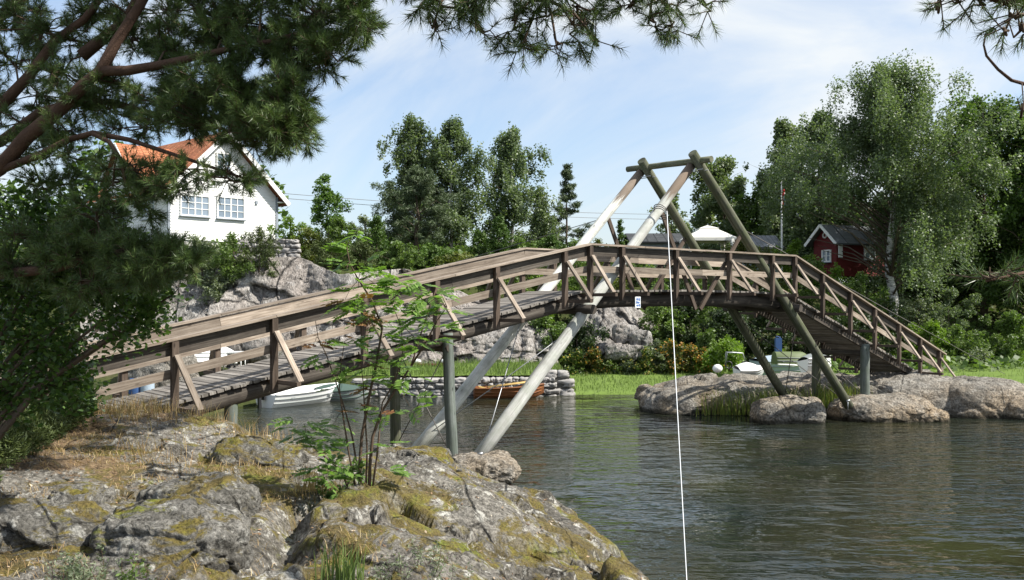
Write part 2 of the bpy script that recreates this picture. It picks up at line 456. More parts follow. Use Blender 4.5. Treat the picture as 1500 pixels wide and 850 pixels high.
# ------------------------------------------------------------------ terrain heights
def P(px, py, Y):
    p = at(px, py, Y); return (p.x, p.y, p.z)
near_pts = [P(*q) for q in [
    # bottom edge of the picture
    (-150, 850, 6.6), (0, 850, 6.8), (200, 850, 7.0), (330, 850, 7.0), (480, 850, 7.0), (640, 850, 7.3), (750, 850, 8.1), (850, 850, 9.2), (950, 850, 11.0),
    # left ground
    (-150, 760, 8.2), (0, 760, 8.4), (0, 700, 9.2), (-150, 690, 10), (0, 650, 11), (120, 640, 11.6), (130, 700, 9.6), (150, 770, 8.0), (250, 690, 10.0), (230, 655, 11.2),
    (60, 615, 13.4), (140, 603, 14.2), (200, 601, 14.2), (260, 603, 13.8), (310, 610, 13.4), (350, 628, 13.2), (430, 652, 12.6), (470, 662, 12.6),
    (-100, 600, 14.5), (380, 700, 10.4), (300, 740, 9.0), (400, 760, 8.5), (440, 735, 9.2), (300, 650, 12),
    (500, 722, 9.5), (460, 715, 10),
    # the big outcrop on the right
    (560, 717, 9.3), (620, 706, 10.0), (700, 695, 11.4), (760, 708, 11.9), (800, 725, 12.0), (840, 749, 11.8), (872, 780, 11.5), (912, 816, 11.3),
    (560, 780, 8.2), (640, 770, 8.8), (700, 765, 9.5), (780, 790, 9.6), (450, 800, 8.0), (850, 800, 10.3), (380, 830, 7.4),
    # rocks under the left feet of the bridge
    (590, 664, 17.0), (545, 668, 15.2), (500, 668, 13.8), (640, 674, 18.6), (690, 682, 19.6), (725, 692, 19.6), (612, 665, 21.3), (573, 663, 20.9), (667, 684, 19.5),
]] + [
    (-2.6, 16, .85), (-1.6, 14.5, .8), (-.8, 16.5, .55), (-3.5, 15, 1.1), (-1.0, 13.2, .9), (.2, 13.6, .5), (.9, 13.2, -.1), (1.6, 12.6, -.6), (2.2, 12, -1.0),
    (.3, 16, -.5), (.6, 20, -.9), (-.2, 22, -.9), (-1.4, 23, -.8), (-3, 22.4, -.8), (-3.6, 19, -.3), (-4.4, 17.2, .3), (-5.2, 16.6, .6), (-4.6, 19.5, -.9), (-6.2, 19, -.6),
    (-7.2, 16.4, 1.2), (-8.8, 17.5, 1.3), (-10.5, 16, 1.8), (-12, 12, 2.0), (-12, 7, 2.1), (-9, 20.5, .4), (-12, 20, .9), (-7.5, 21.5, -.7),
    (2.2, 9.5, .35), (2.9, 9.8, -.5), (2.6, 7.5, .4), (3.4, 7.5, -.6), (2.7, 5, .5), (3.8, 5, -.6), (0, 4.5, 1.85), (0, 2, 2.05), (-4, 3, 2.05), (2, 2, 1.5), (4.4, 1, -.5),
    (-8, 2, 2.1), (0, -6, 2.2), (-12, -6, 2.3), (6, -6, -.5), (4, 14, -1.2), (6, 8, -1.2), (2, 18, -1.2), (1, 25, -1.3), (-5, 25, -1.3),
]
NP = np.array(near_pts)
def rbf_fit(pts):
    n = len(pts)
    d = np.sqrt(((pts[:, None, :2] - pts[None, :, :2]) ** 2).sum(-1))
    A = np.zeros((n + 3, n + 3))
    A[:n, :n] = d + np.eye(n) * -.12
    A[:n, n] = 1; A[:n, n + 1:n + 3] = pts[:, :2]
    A[n, :n] = 1; A[n + 1:n + 3, :n] = pts[:, :2].T
    b = np.zeros(n + 3); b[:n] = pts[:, 2]
    return np.linalg.solve(A, b)
RBF = rbf_fit(NP)
def near_base(X, Y):
    X = np.asarray(X, dtype=np.float64).ravel(); Y = np.asarray(Y, dtype=np.float64).ravel()
    n = len(NP); out = np.empty(len(X))
    for s in range(0, len(X), 20000):
        x = X[s:s + 20000]; y = Y[s:s + 20000]
        d = np.sqrt((x[:, None] - NP[None, :, 0]) ** 2 + (y[:, None] - NP[None, :, 1]) ** 2)
        out[s:s + 20000] = d @ RBF[:n] + RBF[n] + RBF[n + 1] * x + RBF[n + 2] * y
    return out
def near_h(X, Y):
    X = np.asarray(X, dtype=np.float64).ravel(); Y = np.asarray(Y, dtype=np.float64).ravel()
    z = near_base(X, Y)
    p = np.stack([X, Y, z], 1)
    # rock: broad lumps, tilted slabs between cracks, small roughness; smoother on the straw ground to the left
    pw = p + .35 * np.stack([fbm(p * .9, 3, 3), fbm(p * .9, 3, 8), 0 * X], 1)
    slab, ed = facets(pw * np.array([.62, .80, .6]) + fbm(p * 2.6, 3, 9)[:, None] * .10, 4, .16, .42)
    crack = np.exp(-(ed / .05) ** 2) * sstep(.3, .6, vnoise(p * .9, 71))
    rocky = sstep(-3.8, -1.2, X + .35 * (9 - Y)) * .75 + .25
    rocky = np.where(Y > 12.8, np.maximum(rocky, .6), rocky)
    z = z + fbm(p * .7, 4, 21) * .13 * (.5 + rocky * .5) + slab * rocky * .62 - crack * .10 * rocky
    sb_, eb = facets(pw * np.array([2.0, 2.4, 2.0]) + fbm(p * 5, 3, 19)[:, None] * .16, 14, .05, .16)
    z = z + sb_ * rocky * .45 - np.exp(-(eb / .06) ** 2) * .03 * rocky * sstep(.35, .65, vnoise(p * 1.7, 72))
    z = z + fbm(p * 3.1, 5, 31, .55) * .062 + fbm(p * 11, 4, 41, .6) * .020
    z = z - ridged(p * 2.3, 3, 51) * .022 * rocky
    # the cleft that runs from the sapling down to the lower left
    a = np.array([-1.75, 9.9]); b = np.array([-2.15, 7.0])
    t = np.clip(((X - a[0]) * (b - a)[0] + (Y - a[1]) * (b - a)[1]) / ((b - a) @ (b - a)), 0, 1)
    dd = np.hypot(X - a[0] - t * (b - a)[0] + .12 * np.sin(Y * 3), Y - a[1] - t * (b - a)[1])
    z = z - .26 * np.exp(-(dd / .16) ** 2)
    return z

# far side
SHX = np.array([-400, -60, -14, -10.2, -9.6, -8.9, -4.6, 2.0, 2.6, 6.5, 9.0, 10.0, 13, 18, 30, 60, 400], dtype=float)
SHY = np.array([14, 16, 20, 26, 33.2, 36.8, 37.9, 38.2, 38.5, 38.6, 36.0, 33.5, 31.2, 30.6, 30.5, 29, 20], dtype=float)
def far_h(X, Y):
    X = np.asarray(X, dtype=np.float64).ravel(); Y = np.asarray(Y, dtype=np.float64).ravel()
    ys = np.interp(X, SHX, SHY)
    d = Y - ys
    z = np.where(d < 0, -1.3 + 1.35 * sstep(-1.2, .0, d), .06 + .055 * np.clip(d, 0, 7))
    wall = sstep(-10.5, -9.2, X) * (1 - sstep(1.9, 2.4, X)) * sstep(.05, .35, d)
    z = z + wall * .62 * (d > 0)
    rest = sstep(10, 14, -X) * sstep(0, 4, d) * .6
    z = z + rest
    # hill behind
    y0 = np.interp(X, [-40, -14, -6, -2, 1.5, 4, 8, 14, 20, 30], [38, 42.5, 43.2, 43.2, 44.5, 46.5, 47, 47.5, 52.5, 54])
    y1 = np.interp(X, [-40, -14, -6, -2, 1.5, 4, 8, 14, 20, 30], [44, 46.5, 46.5, 49, 52, 55, 58, 60, 68, 74])
    ht = np.interp(X, [-40, -14, -9, -5, -1, 3, 8, 14, 20, 30], [4.4, 4.4, 4.2, 4.0, 4.2, 4.6, 4.9, 4.6, 4.2, 4.0])
    z = z + ht * sstep(0, 1, (Y - y0) / (y1 - y0)) + .018 * np.clip(Y - 60, 0, 150)
    z = z + .17 * np.clip(Y - 47, 0, 8) * (1 - sstep(-3, 6, X))
    p = np.stack([X, Y, z * 0], 1)
    z = z + fbm(p * .25, 3, 5) * .35 * sstep(4, 14, d) + fbm(p * 1.1, 3, 6) * .07 * sstep(.5, 3, d)
    return z
def in_near(X, Y):
    return sstep(-14.5, -12.5, X) * (1 - sstep(4.6, 6.0, X)) * (1 - sstep(23, 25.5, Y)) * sstep(-14, -9, Y)
def ground_h(X, Y):
    X = np.asarray(X, dtype=np.float64).ravel(); Y = np.asarray(Y, dtype=np.float64).ravel()
    f = far_h(X, Y)
    # land on our own side of the water
    own = np.where(Y < 18, 1.4 * sstep(-11, -13, X) * sstep(22, 14, Y), 0)
    back = 1.6 * (1 - sstep(-22, -8, Y))
    f = np.where(Y < 22, np.maximum(f, -1.3 + (own + 1.3) * (own > .02) ), f)
    f = np.maximum(f, np.where(Y < -8, -1.3 + 2.9 * (1 - sstep(-20, -8, Y)), -9))
    k = in_near(X, Y)
    nb = near_base(X, Y)
    return f * (1 - k) + (nb) * k
def gz(x, y):
    return float(ground_h([x], [y])[0])
def nz_(x, y):
    return float(near_h([x], [y])[0])

def grid(xs, ys):
    nx, ny = len(xs), len(ys)
    X, Y = np.meshgrid(xs, ys)
    idx = np.arange(nx * ny).reshape(ny, nx)
    q = np.stack([idx[:-1, :-1], idx[:-1, 1:], idx[1:, 1:], idx[1:, :-1]], -1).reshape(-1, 4)
    return X.ravel(), Y.ravel(), q

def ground_material():
    m, nt, out = new_mat('woodland_ground')
    v = worldpos(nt)
    n1 = noise(nt, v, .35, 6, .65)
    n2 = noise(nt, v, 5.0, 6, .7)
    col = ramp(nt, n1, [(.35, (.035, .045, .016)), (.5, (.06, .075, .022)), (.66, (.10, .085, .045))])
    col = mixc(nt, ramp(nt, n2, [(.35, .7), (.65, 0.0)]), col, (.025, .028, .012))
    finish(nt, out, col, .95, .1, n2, .8, .08)
    return m
M['ground'] = ground_material()
xs = np.concatenate([-np.geomspace(1500, 42, 14), np.linspace(-40, 40, 121), np.geomspace(42, 1500, 14)])
ys = np.concatenate([-np.geomspace(600, 32, 8), np.linspace(-30, 110, 190), np.geomspace(112, 2500, 16)])
X, Y, q = grid(xs, ys)
Z = ground_h(X, Y)
k = in_near(X, Y)
Z = Z - np.where(k > .02, .55, 0)
g = mesh_np('ground', np.stack([X, Y, Z], 1), q, M['ground'], smooth=True); tag(g, kind='structure')

M['bedrock'] = rockmat('near_bedrock', (.245, .228, .20), (.085, .077, .064), (.54, .525, .475), moss=.95, lichen=.8, straw=True)
xs = np.linspace(-10.5, 4.6, 330); ys = np.concatenate([np.linspace(3.0, 6.5, 40)[:-1], np.linspace(6.5, 14.5, 300)[:-1], np.linspace(14.5, 23.5, 170)])
X, Y, q = grid(xs, ys)
Z = near_h(X, Y)
# sink the rim so it runs under the coarse sheet
kf = sstep(10.4, 12.0, Y)
straw = ((1 - sstep(-4.2, -2.2, X)) * (1 - kf) + (1 - sstep(-5.4, -3.8, X)) * kf) * sstep(7.6, 9.4, Y) * .50 + .18 * sstep(9.2, 10.5, Y) * (1 - sstep(-1.4, -.4, X))
straw = straw + .25 * np.exp(-(((X + 1.9) / .5) ** 2)) * (Y < 10.3)
straw = straw * (.72 + .5 * fbm(np.stack([X, Y, X * 0], 1) * 1.1, 3, 55))
straw = np.where(Z < .55, 0, straw)
g = mesh_np('rocky_ground', np.stack([X, Y, Z], 1), q, M['bedrock'], smooth=True, attrs={'straw': straw}); tag(g, kind='structure')

# water
def water_material():
    m, nt, out = new_mat('pond_water')
    v = worldpos(nt)
    a = node(nt, 'ShaderNodeMapping', {'Vector': v, 'Rotation': (0, 0, R(-10)), 'Scale': (.75, 1.7, 1)}).outputs[0]
    b = node(nt, 'ShaderNodeMapping', {'Vector': v, 'Rotation': (0, 0, R(22)), 'Scale': (.9, 1.9, 1)}).outputs[0]
    n1 = noise(nt, a, 1.5, 2, .5, .5)
    n2 = noise(nt, b, 3.4, 2, .5, .4)
    calm = ramp(nt, noise(nt, v, .12, 4, .55), [(.40, .16), (.52, 1.0)])
    n3 = noise(nt, b, 8.0, 1, .5, .3)
    h = math_(nt, 'MULTIPLY', math_(nt, 'ADD', math_(nt, 'ADD', n1, math_(nt, 'MULTIPLY', n2, .34)), math_(nt, 'MULTIPLY', n3, .07)), calm)
    col = ramp(nt, noise(nt, v, .22, 3, .5), [(.35, (.011, .017, .015)), (.65, (.026, .026, .012))])
    p = finish(nt, out, col, .03, .5, h, 1.0, .095)
    p.inputs['IOR'].default_value = 1.333
    return m
M['water'] = water_material()
mb = MB(1); mb.face([(-400, -60, 0), (400, -60, 0), (400, 60, 0), (-400, 60, 0)])
o = mb.build('water', M['water']); tag(o, kind='structure')
# ------------------------------------------------------------------ the footbridge
BO = Vector((1.68, 22.0, 0)); BU = Vector((.753, .658, 0)); BN = Vector((-.658, .753, 0))   # along, and across away from us
ML = 8.4; WID = 2.0; LL = -11.6; RL = ML + 9.9
def dk(L):
    if L < 0: return 3.97 + .2 * L
    if L <= ML: return 3.97 + .05 * math.sin(PI * L / ML)
    return 3.97 - .334 * (L - ML)
def BP(L, v, z): 
    p = BO + BU * L + BN * v
    return Vector((p.x, p.y, z))
def solveL(px, v=0.0):
    k = (px - 750) / FPX
    o = BO + BN * v
    return (o.x - k * o.y) / (k * BU.y - BU.x)
bridge = empty('footbridge', (BO.x, BO.y, 0), 'weathered timber footbridge on log trestles, arching over the water from rock to rock', 'footbridge')
knots = [LL, 0.0, ML, RL]
near_posts = [solveL(p) for p in (250, 395, 527, 632, 720, 820)] + [0.0] + [solveL(p) for p in (904, 983, 1061, 1124)] + [ML] + [solveL(p) for p in (1197.7, 1238.6, 1274.4, 1310, 1341, 1369)]
near_posts = [near_posts[0] - 1.75] + near_posts
def slope_dir(L):
    e = .01
    a = BP(L - e, 0, dk(L - e)); b = BP(L + e, 0, dk(L + e))
    return (b - a).normalized()
# deck: one mesh of planks per span
for a, b in ((LL, 0), (0, ML), (ML, RL)):
    mb = MB(int(a) + 50)
    L = a + .02
    while L < b - .06:
        wdt = mb.rng.uniform(.105, .125)
        d = slope_dir(L + wdt / 2)
        e0 = .05 + mb.rng.uniform(-.035, .03); e1 = WID - .05 + mb.rng.uniform(-.03, .03)
        zc = dk(L + wdt / 2) - .025 + mb.rng.uniform(-.006, .006)
        c = BP(L + wdt / 2, (e0 + e1) / 2, zc)
        mb.box(c, BN * ((e1 - e0) / 2), d * (wdt / 2), d.cross(BN).normalized() * .024)
        L += wdt + mb.rng.uniform(.014, .03)
    mb.build('deck', M['plank'], bridge)
# longitudinal beams
for v in (.42, WID - .42):
    MB(3).log(BP(LL, v + (-.2 if v < 1 else .2), dk(LL) - .21), BP(.25, v + (-.2 if v < 1 else .2), dk(.0) - .19), .15, .14).build('beam', M['beam'], bridge)
    mb = MB(4); mb.tube([BP(L, v, dk(L) - .25) for L in (-.3, 1.5, 4.2, 6.9, ML + .3)], .17, 14); mb.build('beam', M['beam'], bridge)
    MB(5).bar(BP(ML - .2, v + (-.22 if v < 1 else .22), dk(ML) - .125), BP(RL, v + (-.22 if v < 1 else .22), dk(RL) - .125), .09, .15).build('beam', M['beam'], bridge)
# cross logs at the joints and over the pillars
for L in (-.05, ML + .05):
    MB(7).log(BP(L, -.32, dk(L) - .42), BP(L, WID + .32, dk(L) - .42), .11).build('crossbeam', M['beam'], bridge)
PL, PR = -3.9, ML + 4.45
for L in (PL, PR):
    MB(8).log(BP(L, .0, dk(L) - .42), BP(L, WID, dk(L) - .42), .09).build('crossbeam', M['beam'], bridge)
# railings
for side, v0, out in ((0, 0.0, -1), (1, WID, 1)):
    v0 = v0 + out * .11; vp = v0 + out * .055
    for i, L in enumerate(near_posts):
        zt = dk(L) + 1.03
        mb = MB(100 + i + 50 * side)
        mb.box(BP(L, vp, (zt + dk(L) - .26) / 2), (0, 0, (zt - dk(L) + .26) / 2), BU * .055, BN * .05)
        mb.build('post', M['post'], bridge)
        # sloping brace out to the end of the outrigger
        sh_ = .10 if L < -.5 else .0
        mb = MB(200 + i + 50 * side)
        mb.bar(BP(L + .015, vp + out * .06, dk(L) + .80), BP(L + .05 + sh_, v0 + out * .74, dk(L) - .05), .10, .045, up=BN * out + Vector((0, 0, .8)))
        mb.build('brace', M['board'], bridge)
        mb = MB(300 + i + 50 * side)
        mb.bar(BP(L + .08, v0 + out * .80, dk(L + .08) - .10), BP(L + .08, v0 - out * .45, dk(L + .08) - .10), .08, .075)
        mb.build('outrigger', M['post'], bridge)
    spans = [(near_posts[0] - .4, 0.0), (0.0, ML), (ML, near_posts[-1] + .45)]
    for a, b in spans:
        d = (BP(b, 0, dk(b)) - BP(a, 0, dk(a))).normalized(); up = d.cross(BN) * -1
        if up.z < 0: up = -up
        def run(name, vv, h0, wv, hz, mat, seed, pieces=1):
            mbx = MB(seed)
            for k_ in range(pieces):
                a_ = a + (b - a) * k_ / pieces; b_ = a + (b - a) * (k_ + 1) / pieces
                ad = a_ + (.0 if k_ == 0 else .004); bd = b_ - .004
                dz0 = mbx.rng.uniform(-.004, .004)
                za = (dk(a) * (b - ad) + dk(b) * (ad - a)) / (b - a); zb = (dk(a) * (b - bd) + dk(b) * (bd - a)) / (b - a)
                mbx.bar(BP(ad, vv, za + h0 + dz0), BP(bd, vv, zb + h0 + dz0), wv, hz, up=up)
            mbx.build(name, mat, bridge)
        pc = 3 if b - a > 9 else 2
        run('handrail', v0 + out * .02, 1.06, .19, .042, M['board'], 11 + side, pc)
        run('top_board', v0 - out * .02, .915, .036, .225, M['board'] if side else M['beam'], 21 + side, pc)  # near one in dark beam timber: the handrail's shadow put into its colour
        run('middle_board', v0 - out * .021, .50, .036, .150, M['board'], 31 + side, pc)
# trestles: two A-frames of logs, their ridge log and the hangers
AZ = 7.34; AL = ML / 2
for side, v in ((0, .01), (1, WID - .01)):
    o_ = -1 if side == 0 else 1
    apex = BP(AL, v, AZ); va = v - o_ * .12
    fl = BP(-3.36 + (.09 if side else 0), v + o_ * .10, .36); fr = BP(ML + 3.1, v + o_ * .10, .50)
    al = BP(AL + .0, va + .12, AZ - .08); ar = BP(AL - .03, va - .12, AZ)
    MB(12 + side).log(fl, al + (al - fl).normalized() * .10, .152, .118).build('trestle_leg', M['palelog'], bridge)
    MB(14 + side).log(fr, ar + (ar - fr).normalized() * .30, .142, .122).build('trestle_leg', M['greenlog'], bridge)
    lp = fl.lerp(al, (BP(0, 0, 6.05).z - fl.z) / (al.z - fl.z)); rp = fr.lerp(ar, (5.6 - fr.z) / (ar.z - fr.z))
    foot = BP(AL, v - o_ * .02, dk(AL) - .50)
    for kk, q_ in enumerate((lp, rp)):
        MB(16 + kk).bar(q_ + BN * (o_ * .02), foot + BU * (.09 if kk else -.09), .11, .05, up=BN).build('hanger', M['post'], bridge)
mb = MB(18); mb.log(BP(AL - .02, -.42, AZ + .02 + .0), BP(AL - .02, WID + .45, AZ + .06), .085, .08); mb.build('ridge_log', M['greenlog'], bridge)
for v, d_ in ((.13, -1), (WID - .13, -1)):      # bolts through the log joints
    for dl, dzz in ((.12, -.22), (-.12, -.22)):
        c = BP(AL + dl, v, AZ + dzz)
        MB(19).tube([c - BN * .34, c + BN * .34], .012, 6).build('bolt', M['steel'], bridge)
# pillars and cross bracing
pil = {}
for nm, L, v, zf, r in (('a', PL, .10, .30, .118), ('b', PL - .05, WID - .1, .30, .118), ('c', PR, .12, .55, .15), ('d', PR + .05, WID - .12, .20, .15), ('e', -8.5, .25, .9, .12), ('f', -8.5, WID - .25, .9, .12)):
    p0 = BP(L, v, zf); p1 = BP(L + .0, v, dk(L) - .12)
    if nm == 'a': p0 = BP(L + .12, v - .03, zf)
    MB(20).log(p0, p1, r, r * .95).build('pillar', M['pillar'] if nm in 'acef' else M['greenlog'], bridge)
    pil[nm] = (p0, p1)
def cable(p, q_, r=.011, mat='cable', name='cable'):
    MB(22).tube([p, Vector(p).lerp(Vector(q_), .5) + Vector((0, 0, -.02)), q_], r, 6).build(name, M[mat], bridge)
for a, b in (('a', 'b'), ('c', 'd')):
    cable(pil[a][0].lerp(pil[a][1], .08), pil[b][0].lerp(pil[b][1], .9)); cable(pil[b][0].lerp(pil[b][1], .08), pil[a][0].lerp(pil[a][1], .9))
def on_leg(left, side, z):
    v = .01 if side == 0 else WID - .01
    f = BP(-3.36, v, .38) if left else BP(ML + 3.1, v, .5)
    a = BP(AL, v, AZ)
    t = (z - f.z) / (a.z - f.z)
    return f.lerp(a, t)
for left in (True, False):
    cable(on_leg(left, 0, .75), on_leg(left, 1, 3.3), .012, 'steel' if left else 'cable'); cable(on_leg(left, 1, .75), on_leg(left, 0, 3.1), .012, 'steel' if left else 'cable')
# stays
cable(on_leg(False, 0, 5.75), at(1472, 548, 42.0), .012)
cable(on_leg(True, 1, 5.9), at(640, 392, 36), .010)
# iron shoes at the feet
for px, py, Y in ((703, 672, 19.6), (638, 663, 20.9), (1240, 592, 29.3), (1152, 588, 30.8)):
    c = at(px, py, Y)
    mb = MB(24); mb.tube([c + Vector((0, -.12, -.16)), c + Vector((0, -.12, .12))], .016, 8); mb.tube([c + Vector((-.05, -.12, .10)), c + Vector((.06, -.12, .13))], .028, 8)
    mb.build('anchor_bolt', M['steel'], bridge)
# sign on the beam
M['signwhite'] = plain('enamel_white', (.75, .78, .80), .4, .5, .1, 4)
M['signblue'] = plain('enamel_blue', (.08, .16, .38), .4, .5, .1, 4)
sc = BP(solveL(934), 0, 0); sc = BP(solveL(934, -.0), -.0, 3.70)
sign = empty('sign', sc - Vector((0, 0, .13)), 'small white and blue water-safety plate screwed to the edge beam of the bridge', 'sign')
mb = MB(1); mb.box(sc, BU * .095, BN * .012, (0, 0, .135)); mb.build('plate', M['signwhite'], sign)
mb = MB(2)
f = sc - BN * .016
for (x, z, w_, h_) in ((-.03, .075, .045, .04), (.045, .07, .03, .05), (-.045, .0, .03, .045), (.02, -.005, .05, .03), (-.02, -.075, .055, .03), (.055, -.07, .022, .045)):
    mb.box(f + BU * x + Vector((0, 0, z)), BU * (w_ / 2 + .008), BN * .003, (0, 0, h_ / 2 + .006))
mb.build('pictogram', M['signblue'], sign)
# white rope down to the water in front of us
p0 = on_leg(True, 0, 5.95) + BN * -.2
rope_end = at(1009, 905, 11.2)
rope = empty('rope', p0, 'thin white rope tied high on the trestle and running down into the water', 'rope')
pts = []
for k in range(25):
    t = k / 24; p = p0.lerp(rope_end, t); p.z -= .10 * math.sin(PI * t); pts.append(p)
MB(5).tube(pts, [.0095 - .0038 * (k / 24) for k in range(25)], 6).build('strand', M['rope'], rope)
mb = MB(6); 
for k in range(3): 
    c = p0 + Vector((0, 0, .05 * k - .05)); a_ = BU * .0
    ring = [c + BN * (.2) + (BU.cross(Vector((0, 0, 1)))) * 0 + Vector((math.cos(t) * .0, 0, 0)) + (BN * math.cos(t) + (BU * .7 - Vector((0, 0, .7))) * math.sin(t)) * .19 for t in [2 * PI * j / 14 for j in range(15)]]
    mb.tube(ring, .012, 6, caps=False)
mb.build('knot', M['cable'], rope)
# ------------------------------------------------------------------ rocks and cliffs
M['shorerock'] = rockmat('shore_rock', (.285, .268, .238), (.12, .108, .092), (.46, .44, .40), tan=(.38, .275, .165), moss=.0, lichen=.3, scale=.55, tanz=1.2, crack=.3)
M['darkrock'] = rockmat('boulder_rock', (.215, .205, .185), (.065, .06, .05), (.50, .49, .45), moss=1.0, lichen=.5, scale=1.1)
M['cliff'] = rockmat('cliff_rock', (.34, .325, .305), (.13, .12, .11), (.54, .52, .50), tan=(.33, .29, .26), lichen=.35, scale=.4, crack=.8, streak=True)

def icosphere(sub):
    bm = bmesh.new(); bmesh.ops.create_icosphere(bm, subdivisions=sub, radius=1)
    v = np.array([x.co[:] for x in bm.verts]); f = np.array([[q.index for q in p.verts] for p in bm.faces]); bm.free()
    return v, f
ICO = {k: icosphere(k) for k in (3, 4, 5, 6)}
def boulder(name, label, c, r, rotz=0, seed=1, mat='darkrock', amp=.22, sub=6, square=.6, group=None, cat='boulder', tilt=0, fine=1.0):
    v, f = ICO[sub]
    d = v.copy()
    # squarer than a ball: superellipsoid, then flat facets from cell noise
    e = 1 + square * 2
    d = v / ((np.abs(v) ** (2 * e)).sum(1) ** (1 / (2 * e)))[:, None] * square + v * (1 - square)
    c = Vector(c)
    r = np.array(r)
    p = d * r
    s0 = 1.0 / max(r.min(), .25)
    q = p + seed * 7.13
    n = v
    disp = fbm(q * s0 * .8, 3, seed) * amp * r.mean() * .7
    wq = q + (.18 / s0) * np.stack([fbm(q * s0 * 1.4, 3, seed + 2), fbm(q * s0 * 1.4, 3, seed + 6), fbm(q * s0 * 1.4, 3, seed + 7)], 1)
    fh, fe = facets(wq * s0 * .62 * np.array([.8, .8, 1.3]), seed, .25, .9)
    disp += fh * amp * r.mean() * .75 - np.exp(-(fe / .035) ** 2) * amp * r.mean() * .22
    fh, fe = facets(wq * s0 * 1.9 * np.array([.8, .8, 1.5]), seed + 1, .25, .9)
    disp += fh * amp * r.mean() * .26 - np.exp(-(fe / .05) ** 2) * amp * r.mean() * .08
    disp += (fbm(q * 3.2, 5, seed + 3, .6) * .05 + (ridged(q * 1.9, 3, seed + 4) - .4) * -.045 + fbm(q * 13, 3, seed + 5) * .016) * fine
    p = p + n * disp[:, None]
    M_ = Matrix.Rotation(rotz, 3, 'Z') @ Matrix.Rotation(tilt, 3, 'Y')
    p = p @ np.array(M_).T
    o = mesh_np(name, p, f, M[mat], smooth=True, local=True)
    o.location = c
    return tag(o, label, cat, group)

# near boulders half sunk in the straw
def bd(px, py, Y, r, label, **k): return boulder('boulder', label, at(px, py, Y), r, **k)
bd(374, 684, 11.2, (.56, .42, .28), 'dark rounded boulder left of the sapling with a black overhung face', seed=3, rotz=.3, tilt=.12, fine=.6)
bd(292, 745, 8.7, (.50, .42, .27), 'moss-topped boulder in the middle of the straw slope above the cracked one', seed=5, rotz=-.2)
bd(256, 806, 7.8, (.62, .5, .36), 'large cracked grey boulder at the bottom edge with moss on its crown', seed=8, rotz=.15)
bd(62, 786, 7.9, (.58, .5, .30), 'low grey boulder with moss at the bottom left corner', seed=11, rotz=.5)
bd(120, 735, 8.9, (.3, .25, .16), 'small grey boulder poking through straw at the left', seed=12)
bd(700, 690, 19.4, (.85, .6, .33), 'tan rounded boulder under the feet of the left trestle', seed=13, mat='shorerock', square=.4)
bd(596, 690, 16.5, (.85, .65, .40), 'flat grey boulder behind the sapling beside the water', seed=15, rotz=.2)

# far shore outcrop on the right
def rk(px, py, Y, r, label, **k): return boulder('rock', label, at(px, py, Y), r, mat='shorerock', cat='rock', fine=.45, **k)
rk(1052, 592, 33.6, (2.9, 2.2, .95), 'long low slab of pinkish rock sloping into the water left of the far trestle', seed=21, rotz=.15, square=.5, amp=.16)
rk(1190, 585, 34.5, (2.4, 1.8, .95), 'grey rock hump behind the two far pillars', seed=22, rotz=-.1, square=.5, amp=.16)
rk(1150, 610, 29.9, (1.05, .8, .62), 'dark wet rock in the shadow under the far trestle', seed=23, rotz=.3, square=.5, amp=.2)
rk(1186, 607, 29.6, (.42, .5, .52), 'tan cleft rock lit by the sun beside the dark wet rock', seed=24, square=.6, amp=.2)
rk(1290, 606, 30.6, (1.60, 1.2, .62), 'tan rock shelf at the waterline below the right end of the bridge', seed=25, rotz=.05, square=.6, amp=.16)
rk(1330, 588, 32.4, (2.3, 1.6, 1.0), 'big grey rock dome carrying the right end of the bridge', seed=26, rotz=-.15, square=.45, amp=.15)
rk(1434, 597, 31.9, (1.75, 1.5, .98), 'steep grey rock dome at the right with deep cracks', seed=27, rotz=.1, square=.55, amp=.17)
rk(1335, 612, 30.2, (1.1, .7, .36), 'low tan ledge in front of the big rock dome', seed=28, square=.6, amp=.18)
rk(1510, 604, 31.2, (1.6, 1.2, .62), 'lowest pale rock at the right edge of the picture', seed=29, square=.5, amp=.16)
rk(1268, 575, 31.4, (.35, .3, .22), 'small loose stone against the foot of the near right pillar', seed=30, sub=5)

def cliff(name, base, top, seed, depth=1.2, nu=150, nv=80, label=None, lean=.0, rough=1.0):
    """rock face between two polylines of world points; jointed blocks pushed in and out"""
    def resample(pl, n):
        pl = np.array([tuple(p) for p in pl]); s = np.concatenate([[0], np.cumsum(np.linalg.norm(np.diff(pl, axis=0), axis=1))])
        t = np.linspace(0, s[-1], n); return np.stack([np.interp(t, s, pl[:, k]) for k in range(3)], 1)
    b, t = resample(base, nu), resample(top, nu)
    tt = np.linspace(0, 1.25, nv)
    rows = []
    for k in tt:
        if k <= 1: rows.append(b + (t - b) * k)
        else: rows.append(t + np.array([0, 1.0, -.15]) * (k - 1) * 9)
    p = np.concatenate(rows)
    q = p + .5 * np.stack([fbm(p * .8, 3, seed), fbm(p * .8, 3, seed + 1), fbm(p * .8, 3, seed + 2)], 1)
    fh, fe = facets(q * np.array([.50, .4, .24]), seed, .30, .85)
    fh2, fe2 = facets(q * np.array([1.5, 1.2, .6]), seed + 3, .12, .30)
    out = fh - np.exp(-(fe / .03) ** 2) * .22 + fh2 - np.exp(-(fe2 / .04) ** 2) * .10 + fbm(p * 1.2, 4, seed + 4) * .22 + fbm(p * np.array([6, 6, 2.5]), 3, seed + 5) * .08
    p[:, 1] -= out * rough * .8
    p[:, 2] += fbm(p * .7, 3, seed + 8) * .12 * np.repeat(np.clip(tt, 0, 1), nu)
    idx = np.arange(nu * nv).reshape(nv, nu)
    f = np.stack([idx[:-1, :-1], idx[:-1, 1:], idx[1:, 1:], idx[1:, :-1]], -1).reshape(-1, 4)
    o = mesh_np(name, p, f, M['cliff'], smooth=True)
    return tag(o, kind='structure')
